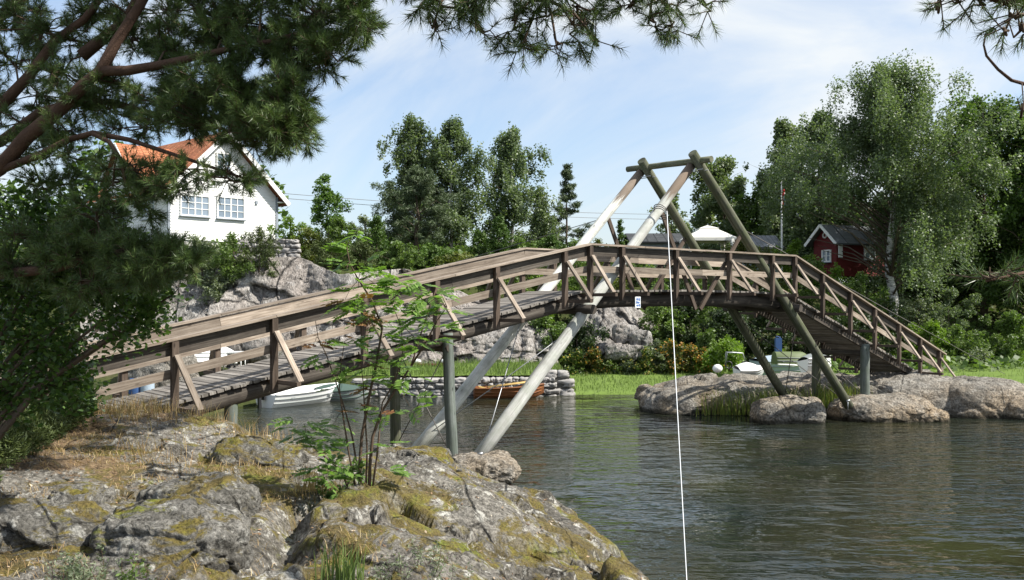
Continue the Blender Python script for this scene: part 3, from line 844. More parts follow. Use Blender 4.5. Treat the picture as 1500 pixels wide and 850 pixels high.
base = [at(120, 560, 40), at(250, 556, 40.5), at(330, 553, 41), at(450, 548, 41.5), at(560, 545, 42), at(660, 540, 42.5), at(760, 540, 43), at(820, 536, 43.5)]
top = [at(120, 430, 44), at(230, 410, 44.5), at(320, 392, 45), at(378, 378, 45.5), at(437, 377, 45.5), at(500, 402, 45), at(590, 392, 46), at(650, 415, 46), at(720, 448, 45.5), at(800, 464, 45.5)]
cliff('cliff', base, top, 5)
cliff('cliff', [at(845, 532, 45.5), at(880, 530, 45.0), at(930, 528, 45.5), at(960, 525, 46)], [at(845, 455, 47), at(880, 440, 47.5), at(930, 448, 48), at(960, 470, 48)], 9, nu=70, nv=60)
for px, py, Y, r, lb, sd in ((916, 490, 45.2, (.62, .5, .5), 'upper of the loose blocks tumbled below the small cliff', 41), (938, 498, 44.8, (.52, .45, .42), 'right-hand loose block below the small cliff', 42), (900, 515, 44.4, (.45, .4, .38), 'lowest loose block below the small cliff, behind the flowers', 43), (925, 516, 44.3, (.6, .45, .35), 'wide loose block below the small cliff, just above the yellow flowers', 44)):
    boulder('boulder', lb, at(px, py, Y), r, seed=sd, mat='cliff', sub=5, square=.75)
boulder('boulder', 'grey block on the bank beside the left end of the bridge', at(360, 500, 39), (1.5, 1.1, 1.0), seed=45, mat='cliff', sub=5, square=.75)
boulder('boulder', 'ochre block on the bank behind the left railing', at(235, 545, 33), (1.2, .9, .8), seed=46, mat='shorerock', sub=5, square=.7)

# ------------------------------------------------------------------ stone walls
M['wallstone'] = plain('wall_stone', (.33, .315, .30), .9, .2, .5, 2.6, bump=.6)
M['mortar'] = plain('wall_core', (.10, .095, .085), .95, .1, .3, 4)
def stone_wall(p0, p1, z0, z1, th, label, seed, sw=.42, shh=.24, cap_end=False):
    p0, p1 = Vector(p0), Vector(p1); d = p1 - p0; L = d.length; d.normalize(); nrm = Vector((d.y, -d.x, 0))
    rt = empty('stone_wall', (p0.x, p0.y, z0), label, 'wall')
    core = MB(seed); c = (p0 + p1) / 2
    core.box((c.x, c.y, (z0 + z1) / 2 - .03), d * (L / 2 - .02), nrm * (th / 2 - .05), (0, 0, (z1 - z0) / 2 - .02))
    core.build('core', M['mortar'], rt)
    v0, f0 = ICO[3]
    rng = np.random.default_rng(seed); V, F = [], []; off = 0
    z = z0
    while z < z1 - .05:
        h = min(shh * rng.uniform(.75, 1.3), z1 - z + .05); s = -rng.uniform(0, .2)
        while s < L:
            w_ = sw * rng.uniform(.55, 1.5)
            e = 4.0
            b = v0 / ((np.abs(v0) ** (2 * e)).sum(1) ** (1 / (2 * e)))[:, None]
            so = rng.uniform(0, 90); b = b + (fbm(v0 * 1.3 + so, 2, 3) * .34 + facets(v0 * 1.5 + so, 7, .10, .32)[0])[:, None] * v0
            hw, hh = w_ * .47, h * .47 * rng.uniform(.85, 1.05)
            cc = p0 + d * min(max(s + w_ / 2, .1), L - .1)
            loc = np.stack([b[:, 0] * hw, b[:, 1] * (th / 2), b[:, 2] * hh], 1)
            pos = np.array([cc.x, cc.y, z + h / 2]) + loc[:, :1] * np.array(d) + loc[:, 1:2] * np.array(nrm) * rng.uniform(.9, 1.15) + loc[:, 2:] * np.array([0, 0, 1])
            V.append(pos); F.append(f0 + off); off += len(pos)
            s += w_
        z += h
    o = mesh_np('stonework', np.concatenate(V), np.concatenate(F), M['wallstone'], rt, smooth=False)
    return rt
stone_wall((atx(520, 37.4), 37.4, 0), (atx(812, 38.1), 38.1, 0), -.15, .72, .5, 'low dry-stone quay wall along the far bank of the water', 3)
stone_wall((atx(800, 38.2), 38.2, 0), (atx(833, 38.3), 38.3, 0), -.1, .98, .6, 'square stone pier at the right end of the quay wall', 4, sw=.5, shh=.3)
stone_wall((atx(330, 48.2), 48.2, 0), (atx(436, 48.6), 48.6, 0), atz(380, 48.4), atz(352, 48.4), .5, 'rough grey stone retaining wall below the white house gable', 6, sw=.4, shh=.3)

# ------------------------------------------------------------------ lawns
M['lawn'] = plain('mown_grass', (.125, .185, .04), .9, .15, .35, .7, bump=.6)
def lawn(pts, n=60, dz=.035, seed=1):
    pl = np.array(pts)
    x0, y0 = pl.min(0); x1, y1 = pl.max(0)
    X, Y, q = grid(np.linspace(x0, x1, n), np.linspace(y0, y1, n))
    xx = X + .25 * fbm(np.stack([X, Y, X * 0], 1) * 1.3, 2, seed); yy = Y + .25 * fbm(np.stack([X, Y, X * 0 + 9], 1) * 1.3, 2, seed)
    ins = np.zeros(len(X), bool); j = len(pl) - 1
    for i in range(len(pl)):
        c = ((pl[i, 1] > yy) != (pl[j, 1] > yy)) & (xx < (pl[j, 0] - pl[i, 0]) * (yy - pl[i, 1]) / (pl[j, 1] - pl[i, 1] + 1e-12) + pl[i, 0])
        ins ^= c; j = i
    keep = ins[q].all(1)
    Z = ground_h(X, Y) + dz
    used = np.unique(q[keep]); remap = -np.ones(len(X), int); remap[used] = np.arange(len(used))
    o = mesh_np('lawn', np.stack([X, Y, Z], 1)[used], remap[q[keep]], M['lawn'], smooth=True)
    return tag(o, kind='structure'), np.stack([X, Y, Z], 1)[used]
_, lawn_a = lawn([(2.1, 37.4), (6.5, 37.6), (9.5, 36), (13, 38.5), (13, 46), (3, 46), (2.0, 43.5)], 90)
_, lawn_b = lawn([(12.5, 34), (16, 33), (30, 33), (40, 36), (40, 54), (20, 53), (15, 47)], 90)
_, lawn_c = lawn([(-9, 38.3), (1.9, 38.6), (2.2, 43), (-9, 42.5)], 80)

# grass blades
def blades(name, base, hgt, wid, seed, mat, lean=.5, kind='stuff', parent=None, rng_h=.5, dirbias=None):
    rng = np.random.default_rng(seed); n = len(base)
    a = rng.uniform(0, 2 * PI, n); h = hgt * rng.uniform(1 - rng_h, 1 + rng_h, n); l = lean * rng.uniform(.1, 1, n)
    dx, dy = np.cos(a) * l * h, np.sin(a) * l * h
    if dirbias is not None: dx += dirbias[0] * h; dy += dirbias[1] * h
    sx, sy = -np.sin(a + .7) * wid / 2, np.cos(a + .7) * wid / 2
    o = np.zeros(n)
    b0 = base + np.stack([sx, sy, o], 1); b1 = base - np.stack([sx, sy, o], 1)
    m_ = base + np.stack([dx * .35, dy * .35, h * .6], 1)
    m0 = m_ + np.stack([sx * .7, sy * .7, o], 1); m1 = m_ - np.stack([sx * .7, sy * .7, o], 1)
    drop = np.clip(l - .6, 0, 1) * .5
    tp = base + np.stack([dx, dy, h * (1 - drop)], 1)
    V = np.stack([b0, b1, m1, m0, tp], 1).reshape(-1, 3)
    i = np.arange(n) * 5
    F = np.concatenate([np.stack([i, i + 1, i + 2], 1), np.stack([i, i + 2, i + 3], 1), np.stack([i + 3, i + 2, i + 4], 1)])
    rr = rng.random(n)
    ob = mesh_np(name, V, F, mat, parent, rnd=np.concatenate([rr, rr, rr]))
    if kind and not parent: tag(ob, kind=kind)
    return ob
M['grassblade'] = leafmat('grass_blade', (.075, .115, .03), (.15, .205, .06), .3, .5)
M['reed'] = leafmat('reed_blade', (.10, .15, .03), (.22, .26, .06), .35, .6, c=(.33, .28, .10))
M['straw'] = leafmat('dry_straw', (.20, .12, .055), (.40, .28, .14), .25, .7, c=(.56, .45, .26))
rng = np.random.default_rng(5)
for arr, cnt, sd in ((lawn_a, 7000, 1), (lawn_b, 7000, 2), (lawn_c, 7000, 3)):
    b = arr[rng.integers(0, len(arr), cnt)] + np.stack([rng.uniform(-.15, .15, cnt), rng.uniform(-.15, .15, cnt), np.zeros(cnt) - .01], 1)
    blades('grass', b, .14 if sd != 3 else .22, .02, sd, M['grassblade'])
def patch(cx, cy, rx, ry, n, hf, seed):
    r_ = np.random.default_rng(seed)
    x = cx + r_.normal(0, rx, n); y = cy + r_.normal(0, ry, n)
    return np.stack([x, y, hf(x, y)], 1)
# reeds between the far rocks
b = np.concatenate([patch(atx(1090, 31.6), 31.7, .75, .35, 1500, lambda x, y: np.full(len(x), .02), 1), patch(atx(1140, 31.3), 31.6, .5, .3, 500, lambda x, y: np.full(len(x), .1), 2),
                    patch(atx(1225, 31.4), 31.4, .45, .3, 600, lambda x, y: np.full(len(x), .25), 3)])
blades('reeds', b, .62, .022, 9, M['reed'], .45)
# dry straw on the near slope
n = 26000
r_ = np.random.default_rng(8)
x = r_.uniform(-9, -.3, n); y = r_.uniform(7.0, 14.6, n)
cl = fbm(np.stack([x, y, 0 * x], 1) * 1.4, 3, 77)
kf = sstep(10.4, 12.0, y)
keep = (cl + .5 * ((1 - sstep(-4.2, -2.0, x)) * (1 - kf) + (1 - sstep(-5.4, -3.8, x)) * kf) > .24)
x, y = x[keep], y[keep]
z = near_h(x, y)
ok = z > .7
blades('dry_grass', np.stack([x, y, z - .015], 1)[ok], .085, .006, 10, M['straw'], 2.4, dirbias=(-.35, -.5))
# fallen leaves and bits of bark in the hollows
M['litter'] = leafmat('leaf_litter', (.10, .06, .035), (.28, .18, .10), .05, .8, c=(.55, .48, .38))
n = 9000
x = r_.uniform(-7, 1.5, n); y = r_.uniform(7.0, 13.5, n)
zz = near_h(x, y); zb_ = (near_h(x + .12, y) + near_h(x - .12, y) + near_h(x, y + .12) + near_h(x, y - .12)) / 4
low = (zz < zb_ + .004) & (zz > .8)
C_ = np.stack([x, y, zz + .012], 1)[low]
nr = r_.normal(0, .35, (len(C_), 3)); nr[:, 2] = 1; nr /= np.linalg.norm(nr, axis=1)[:, None]
ax = r_.normal(0, 1, (len(C_), 3)); ax -= nr * (ax * nr).sum(1)[:, None]; ax /= np.linalg.norm(ax, axis=1)[:, None]; sd_ = np.cross(nr, ax)
ll = r_.uniform(.008, .03, len(C_))[:, None]
o = mesh_np('leaf_litter', np.stack([C_ - ax * ll, C_ + sd_ * ll * .4, C_ + ax * ll, C_ - sd_ * ll * .4], 1).reshape(-1, 3), np.arange(4 * len(C_)).reshape(-1, 4), M['litter'], rnd=r_.random(len(C_)) ** 1.5); tag(o, kind='stuff')
# upright dry tussocks by the end of the bridge
b = np.concatenate([patch(atx(px, Y), Y, .22, .25, c, near_h, int(px)) for px, Y, c in ((175, 13.6, 260), (215, 13.4, 200), (262, 13.6, 60), (310, 13.2, 60), (205, 12.6, 160), (140, 13.8, 260), (380, 12.8, 60), (230, 10.8, 80), (400, 13.6, 60))])
blades('dry_grass', b - np.array([0, 0, .02]), .22, .007, 12, M['straw'], .9)
# ------------------------------------------------------------------ buildings
M['whitepaint'] = plain('white_paint', (.80, .80, .78), .55, .4, .05, 1.5, bump=.08)
M['greytrim'] = plain('grey_trim', (.25, .28, .32), .6, .4, .1, 2)
M['foundation'] = plain('whitewashed_plinth', (.62, .60, .57), .9, .2, .2, 1.5, bump=.4)
def tile_mat(name, a, b):
    m, nt, out = new_mat(name)
    uv = node(nt, 'ShaderNodeUVMap', uv_map='UVMap').outputs[0]
    v = worldpos(nt)
    br = node(nt, 'ShaderNodeTexBrick', {'Vector': uv, 'Scale': 1.0, 'Color1': c4(a), 'Color2': c4(b), 'Mortar': c4([x * .35 for x in a]), 'Mortar Size': .018, 'Brick Width': .26, 'Row Height': .33})
    col = mixc(nt, ramp(nt, noise(nt, v, 1.6, 5, .65), [(.4, 0.0), (.7, .6)]), br.outputs[0], [x * .45 for x in a])
    wv = node(nt, 'ShaderNodeTexWave', {'Vector': uv, 'Scale': 1.2}).outputs['Fac']
    finish(nt, out, col, .85, .2, math_(nt, 'ADD', wv, math_(nt, 'MULTIPLY', br.outputs['Fac'], -.6)), .6, .05)
    return m
M['orangetile'] = tile_mat('orange_pantile', (.44, .16, .08), (.56, .24, .12))
M['slate'] = tile_mat('grey_slate', (.24, .25, .26), (.30, .31, .32))
M['darkslate'] = tile_mat('dark_slate', (.055, .06, .065), (.08, .085, .09))
def glass(name, col):
    m, nt, out = new_mat(name); finish(nt, out, col, .06, .8); return m
M['glass'] = glass('window_glass', (.20, .25, .31))  # blue-grey of the reflected sky put into the pane colour
M['redpaint'] = plain('red_paint', (.13, .018, .018), .75, .3, .2, 2)

def window(root, c, s, n, w_, h, cols, rows, sill=True, trim='whitepaint'):
    """c centre on the wall, s along the wall, n outward"""
    c, s, n = Vector(c), Vector(s), Vector(n); z = Vector((0, 0, 1))
    fr = MB(1); t = .07
    for sg in (-1, 1):
        fr.box(c + s * (sg * (w_ / 2 + t / 2)) + n * .05, z * (h / 2 + t), s * (t / 2), n * .05)
        fr.box(c + z * (sg * (h / 2 + t / 2)) + n * .05, s * (w_ / 2), z * (t / 2), n * .05)
    for k in range(1, cols):
        ww = .06 if (cols % 2 == 0 and k == cols // 2) else .028
        fr.box(c + s * (w_ * (k / cols - .5)) + n * .060, z * (h / 2), s * (ww / 2 + .008), n * .022)
    for k in range(1, rows):
        fr.box(c + z * (h * (k / rows - .5)) + n * .056, s * (w_ / 2), z * .017, n * .022)
    f = fr.build('window', M[trim], root)
    g = MB(2); g.box(c + n * .040, s * (w_ / 2), z * (h / 2), n * .010); gl = g.build('pane', M['glass'], f); 
    gl.matrix_parent_inverse = Matrix.Identity(4)
    if sill:
        b = MB(3); b.box(c - z * (h / 2 + t + .025) + n * .08, s * (w_ / 2 + .12), n * .09, z * .022); bo = b.build('sill', M['greytrim'], f); bo.matrix_parent_inverse = Matrix.Identity(4)
    return f
def clapboard(mb, p0, s, n, x0f, x1f, z0, z1, step=.16):
    """overlapping boards on a wall plane; x0f/x1f give the ends at a height"""
    z = z0
    while z < z1 - .01:
        zt = min(z + step, z1)
        a0, a1, b0, b1 = x0f(z), x1f(z), x0f(zt), x1f(zt)
        if a1 - a0 < .05: break
        if b1 < b0: b0 = b1 = (b0 + b1) / 2
        P_ = lambda x, zz, o: Vector((p0.x, p0.y, 0)) + s * x + Vector((0, 0, zz)) + n * o
        mb.face([P_(a0, z, .030), P_(a1, z, .030), P_(b1, zt, .004), P_(b0, zt, .004)], rnd=.5)
        mb.face([P_(a0, z, .002), P_(a1, z, .002), P_(a1, z, .030), P_(a0, z, .030)], rnd=.5)
        z = zt
# the white house
C0 = Vector((atx(247, 52), 52, 0)); C1 = Vector((atx(405, 57), 57, 0))
S = (C1 - C0); GW = S.length; S.normalize(); NF = Vector((S.y, -S.x, 0)); NB = -NF; NL = -S
zb, ze = 7.15, 9.95; sl_ = .97; za = ze + GW / 2 * sl_; DEP = 9.0
house = empty('house', (C0.x, C0.y, zb), 'white clapboard house with orange tiled roof standing on top of the cliff', 'house')
mb = MB(1)
clapboard(mb, C0, S, NF, lambda z: max(0, (z - ze) / sl_), lambda z: GW - max(0, (z - ze) / sl_), zb, za)
mb.build('gable_wall', M['whitepaint'], house)
mb = MB(1)
CB = C0 + NB * DEP
clapboard(mb, CB, NF, NL, lambda z: 0, lambda z: DEP, zb, ze)
CR = C1
clapboard(mb, CR, NB, S, lambda z: 0, lambda z: DEP, zb, ze)
for p_, s_ in ((CB, S),):
    mb.face([CB + Vector((0, 0, zb)), CB + S * GW + Vector((0, 0, zb)), CB + S * GW + Vector((0, 0, ze)), CB + S * (GW / 2) + Vector((0, 0, za)), CB + Vector((0, 0, ze))])
mb.build('side_wall', M['whitepaint'], house)
mb = MB(1); c = C0 + S * (GW / 2) + NB * (DEP / 2)
mb.box((c.x, c.y, zb - .9), S * (GW / 2 - .05), NB * (DEP / 2 - .05), (0, 0, .9)); mb.build('plinth', M['foundation'], house)
for p_, in ((C0,), (C1,)):
    mb = MB(2); mb.box(p_ + NF * .03 + Vector((0, 0, (zb + ze) / 2)), (0, 0, (ze - zb) / 2), S * .07, NF * .05); mb.build('corner_board', M['greytrim'], house)
OH, OF = .55, .5
def roofslab(base, s, nb, w0, w1, dep0, dep1, slope, zt, name, mat, root, th=.16, under=None):
    """slab from the ridge (distance 0) down to w1 along s"""
    mbx = MB(3)
    a = base
    top = lambda x, d: a + s * x + nb * d + Vector((0, 0, zt - x * slope))
    L = math.hypot(w1 - w0, (w1 - w0) * slope); D = dep1 - dep0
    q = [top(w0, dep0), top(w1, dep0), top(w1, dep1), top(w0, dep1)]
    lo = [p - Vector((0, 0, th)) for p in q]
    mbx.face(q[::-1], [(0, L), (D, L), (D, 0), (0, 0)][::1]); mbx.face(lo)
    for i in range(4):
        j = (i + 1) % 4; mbx.face([q[i], q[j], lo[j], lo[i]])
    return mbx.build(name, mat, root)
RB = C0 + S * (GW / 2)
roofslab(RB, S, NB, 0, GW / 2 + OH, -OF, DEP + .4, sl_, za + .2, 'roof', M['orangetile'], house)
roofslab(RB, -S, NB, .01, GW / 2 + OH, -OF, DEP + .4, sl_, za + .2, 'roof', M['orangetile'], house)
for sg in (1, -1):
    mb = MB(4)
    p_ = RB + NF * (OF + .03); 
    mb.bar(p_ + Vector((0, 0, za + .09)), p_ + S * (sg * (GW / 2 + OH)) + Vector((0, 0, za + .09 - (GW / 2 + OH) * sl_)), .05, .26)
    mb.build('bargeboard', M['whitepaint'], house)
    mb = MB(5)
    e_ = RB + S * (sg * (GW / 2 + OH / 2)); 
    mb.box(e_ + NB * (DEP / 2) + Vector((0, 0, ze - .30)), NB * (DEP / 2 + .3), S * (OH / 2), (0, 0, .03)); mb.build('soffit', M['whitepaint'], house)
wc = lambda px, z: None
def on_gable(px, py):
    k = (px - 750) / FPX
    s_ = (k * C0.y - C0.x) / (S.x - k * S.y)
    p_ = C0 + S * s_; return Vector((p_.x, p_.y, atz(py, p_.y)))
window(house, on_gable(285, 301.5), S, NF, 1.62, 1.05, 4, 3)
window(house, on_gable(337.5, 305), S, NF, 1.62, 1.12, 4, 3)
window(house, on_gable(327, 239), S, NF, .80, 1.0, 2, 3)
v_ = on_gable(375, 297); mb = MB(6); mb.box(v_ + NF * .05, S * .07, NF * .05, (0, 0, .1)); mb.build('vent', M['greytrim'], house)
window(house, C0 + NB * 2.2 + Vector((0, 0, 8.95)), NF, NL, 1.5, 1.05, 4, 3); window(house, C0 + NB * 5.6 + Vector((0, 0, 8.95)), NF, NL, 1.5, 1.05, 4, 3)
# cross gable over the left wall
DW, dcen = 3.4, 5.2
db = C0 + NB * dcen + NL * .25; dz0, dza = ze, ze + 2.75
mb = MB(7); clapboard(mb, db + NB * (DW / 2), NF, NL, lambda z: max(0, (z - ze - .9) / 1.1), lambda z: DW - max(0, (z - ze - .9) / 1.1), ze - .2, dza)
mb.build('dormer_wall', M['whitepaint'], house)
for sg in (1, -1):
    roofslab(db, NF * sg, S, 0, DW / 2 + .3, -.35, 3.0, 1.08, dza + .2, 'dormer_roof', M['orangetile'], house, .12)
    mb = MB(8); p_ = db + NL * .38
    mb.bar(p_ + Vector((0, 0, dza + .12)), p_ + NF * (sg * (DW / 2 + .3)) + Vector((0, 0, dza + .12 - (DW / 2 + .3) * 1.08)), .05, .2); mb.build('bargeboard', M['whitepaint'], house)

# red cabin
K = Vector((atx(1226, 57), 57, 0)); CS = Vector((.9, .436, 0)); CG = Vector((-.436, .9, 0)); CN = Vector((.436, -.9, 0))
cw, cl_, cz0, cze = 1.9, 4.2, 5.3, 7.40; csl = .92; cza = cze + cw / 2 * csl
cabin = empty('cabin', (K.x, K.y, cz0), 'small red wooden cabin with grey roof half hidden by the big birch', 'cabin')
mb = MB(1); clapboard(mb, K, CS, CN, lambda z: 0, lambda z: cl_, cz0, cze, .13); KB = K + CG * cw
clapboard(mb, KB + CS * cl_, -CS, -CN, lambda z: 0, lambda z: cl_, cz0, cze, .13)
clapboard(mb, KB, -CG, -CS, lambda z: max(0, (z - cze) / csl), lambda z: cw - max(0, (z - cze) / csl), cz0, cza, .13)
clapboard(mb, K + CS * cl_, CG, CS, lambda z: max(0, (z - cze) / csl), lambda z: cw - max(0, (z - cze) / csl), cz0, cza, .13)
mb.build('wall', M['redpaint'], cabin)
cr_ = K + CG * (cw / 2)
roofslab(cr_, CN, CS, 0, cw / 2 + .35, -.4, cl_ + .4, csl, cza + .14, 'roof', M['slate'], cabin, .1)
roofslab(cr_, -CN, CS, .01, cw / 2 + .35, -.4, cl_ + .4, csl, cza + .14, 'roof', M['slate'], cabin, .1)
for sg in (1, -1):
    mb = MB(8); p_ = cr_ - CS * .43
    mb.bar(p_ + Vector((0, 0, cza + .08)), p_ + CN * (sg * (cw / 2 + .35)) + Vector((0, 0, cza + .08 - (cw / 2 + .35) * csl)), .05, .17); mb.build('bargeboard', M['whitepaint'], cabin)
mb = MB(9); mb.box(K + CS * .22 + CN * .06 + Vector((0, 0, 6.80)), (0, 0, .42), CS * .15, CN * .03); mb.build('white_panel', M['whitepaint'], cabin)
window(cabin, K + CS * 2.6 + Vector((0, 0, 6.75)), CS, CN, .75, .8, 2, 2)
window(cabin, K + CG * .8 + Vector((0, 0, 6.5)), -CG, -CS, .6, .6, 2, 2)
mb = MB(10); p_ = K + CG * (cw / 2) - CS * .05 + Vector((0, 0, cze + .35))
mb.tube([p_ + (CG * math.cos(t) + Vector((0, 0, math.sin(t)))) * .15 for t in [2 * PI * j / 12 for j in range(13)]], .045, 6, caps=False); mb.build('lifebuoy_ring', M['whitepaint'], cabin)

# grey-roofed buildings further back
def longhouse(x0, x1, Y, yr, ye, zb_, label, mat='darkslate', wall='greytrim', dep=4.5):
    a = atx(x0, Y); b = atx(x1, Y); zr = atz(yr, Y); z_e = atz(ye, Y - dep / 2)
    rt = empty('outbuilding', ((a + b) / 2, Y, zb_), label, 'building')
    mb = MB(1); mb.abox(a + .3, b - .3, Y - dep / 2 + .35, Y + dep / 2 - .35, zb_, z_e); 
    mb.face([(a + .3, Y - dep / 2 + .35, z_e), (a + .3, Y, zr - .15), (a + .3, Y + dep / 2 - .35, z_e)]); mb.face([(b - .3, Y - dep / 2 + .35, z_e), (b - .3, Y + dep / 2 - .35, z_e), (b - .3, Y, zr - .15)])
    mb.build('wall', M[wall], rt)
    sl2 = (zr - z_e) / (dep / 2)
    for sg in (1, -1):
        roofslab(Vector((a, Y, 0)), Vector((0, -sg, 0)), Vector((1, 0, 0)), .005, dep / 2, 0, b - a, sl2, zr, 'roof', M[mat], rt, .12)
    return rt
lh = longhouse(916, 1012, 66, 342, 354, 5.2, 'long low outbuilding with a dark slate roof behind the bridge')
lh2 = longhouse(1088, 1136, 68, 345, 362, 5.0, 'small outbuilding with a pale grey roof between the trestle and the flagpole', 'slate')

# garden pavilion
M['canvas'] = plain('cream_canvas', (.74, .72, .66), .8, .2, .06, 1.5)
px_, PY = 1036, 62
pc_ = Vector((atx(px_, PY), PY, gz(atx(px_, PY), PY)))
pav = empty('pavilion', pc_, 'cream garden pavilion with a two-tier canvas roof and tied-back curtains', 'pavilion')
hw = 1.55; z_e = atz(350, PY); z_m = atz(336.5, PY); z_t = atz(330.5, PY)
def hip(z0, z1, w0, w1, name):
    mb = MB(1); c = pc_
    q0 = [Vector((c.x + sx * w0, c.y + sy * w0, z0)) for sx, sy in ((-1, -1), (1, -1), (1, 1), (-1, 1))]
    q1 = [Vector((c.x + sx * w1, c.y + sy * w1, z1)) for sx, sy in ((-1, -1), (1, -1), (1, 1), (-1, 1))]
    for i in range(4):
        j = (i + 1) % 4; mb.face([q0[i], q0[j], q1[j], q1[i]])
        d_ = Vector((0, 0, -.2)); mb.face([q0[i] + d_, q0[j] + d_, q0[j], q0[i]])
    mb.face(q1); mb.build(name, M['canvas'], pav)
hip(z_e, z_m, hw, .55, 'canopy'); hip(z_m + .06, z_t, .62, .03, 'canopy_vent')
for sx in (-1, 1):
    for sy in (-1, 1):
        p_ = pc_ + Vector((sx * (hw - .12), sy * (hw - .12), 0))
        mb = MB(2); mb.box((p_.x, p_.y, (pc_.z + z_e) / 2), (0, 0, (z_e - pc_.z) / 2), (.04, 0, 0), (0, .04, 0)); mb.build('post', M['greytrim'], pav)
        mb = MB(3); mb.tube([(p_.x - sx * .12, p_.y, z_e - .1), (p_.x - sx * .10, p_.y, z_e - .6), (p_.x - sx * .03, p_.y, z_e - 1.0), (p_.x - sx * .07, p_.y, z_e - 1.7)], [.17, .14, .07, .13], 10, wob=.25); mb.build('curtain', M['canvas'], pav)

# flagpole with a drooping pennant
fx, FY = atx(1145.5, 60), 60
fz = gz(fx, FY)
pole = empty('flagpole', (fx, FY, fz), 'white flagpole with a limp red, white and blue pennant in front of the dark trees', 'flagpole')
ft = atz(268, FY)
MB(1).tube([(fx, FY, fz - .1), (fx - .01, FY, (fz + ft) / 2), (fx - .03, FY, ft)], [.075, .06, .04], 10).build('pole', M['whitepaint'], pole)
mb = MB(2); mb.ellip((fx - .03, FY, ft), .07, .07, .07); mb.build('finial', M['whitepaint'], pole)
M['flagred'] = plain('flag_red', (.55, .03, .04), .8, .2, .1, 3); M['flagblue'] = plain('flag_blue', (.03, .05, .25), .8, .2, .1, 3)
for nm, mt, off, w_, z0_, z1_ in (('pennant', 'flagred', .085, .085, 310, 277), ('pennant_stripe', 'whitepaint', .13, .035, 309, 281), ('pennant_stripe', 'flagblue', .155, .02, 308, 284)):
    mb = MB(3); zz0, zz1 = atz(z0_, FY), atz(z1_, FY); N_ = 9
    mb.tube([(fx + off + .02 * math.sin(k * 1.7), FY - .03 * math.sin(k * 1.1) - (off - .1), zz1 + (zz0 - zz1) * k / N_) for k in range(N_ + 1)], [w_ * (.45 + .55 * math.sin(PI * min(1, .2 + k / N_ * .7))) for k in range(N_ + 1)], 8); mb.build(nm, M[mt], pole)
for z_a, z_b, lab, off in ((atz(291, 66), atz(305, 80), 'upper of two thin overhead wires crossing the sky right of the house', 0), (atz(297, 66), atz(313, 80), 'lower of two thin overhead wires crossing the sky right of the house', .3)):
    a = Vector((atx(385, 62), 62 + off, z_a)); b = Vector((atx(1120, 86), 86, z_b))
    o = MB(4).tube([a.lerp(b, k / 16) - Vector((0, 0, .5 * math.sin(PI * k / 16))) for k in range(17)], .016, 5).build('overhead_wire', M['cable']); tag(o, lab, 'wire')

# ------------------------------------------------------------------ boats and things on the banks
M['boatwhite'] = plain('white_gelcoat', (.78, .78, .76), .35, .5, .06, 1.2, bump=.05)
M['boatgreen'] = plain('green_tarpaulin', (.055, .09, .075), .7, .3, .2, 2)
M['boatgrey'] = plain('grey_hull', (.22, .24, .235), .6, .4, .2, 2)
M['varnish'] = wood('varnished_boat', ((.10, .035, .014), (.22, .085, .03), (.32, .14, .06)), rough=.45)
M['black'] = plain('black_plastic', (.02, .02, .022), .4, .5, .2, 4)
M['bluepl'] = plain('blue_plastic', (.035, .085, .22), .5, .4, .2, 3)
M['tarp'] = plain('pale_blue_tarpaulin', (.33, .40, .47), .6, .3, .2, 1.5, bump=.4)
M['brick'] = tile_mat('red_brick', (.34, .13, .09), (.42, .19, .13))
M['olive'] = plain('olive_hull', (.11, .14, .06), .6, .3, .2, 2)
M['yellowpl'] = plain('yellow_oar', (.62, .42, .14), .5, .4, .1, 4)
def hull_surface(L, B, D, sheer=.25, n=22, k=9, transom=.75, flip=False):
    """x from stern 0 to bow L; returns station rings from gunwale to gunwale"""
    st = []
    for i in range(n + 1):
        t = i / n
        half = B / 2 * (transom + (1 - transom) * math.sin(min(1, t * 2) * PI / 2)) * (1 - max(0, (t - .45) / .55) ** 2.3)
        half = max(half, .012)
        gz_ = D * (1 + sheer * t ** 2)
        kz = D * .55 * max(0, (t - .7) / .3) ** 2
        ring = []
        for j in range(2 * k + 1):
            a = (j - k) / k
            y = half * (abs(a) ** .55) * (1 if a >= 0 else -1)
            z = kz + (gz_ - kz) * abs(a) ** 1.9
            ring.append((t * L + (.12 * L * 0), y, z))
        st.append(ring)
    return st
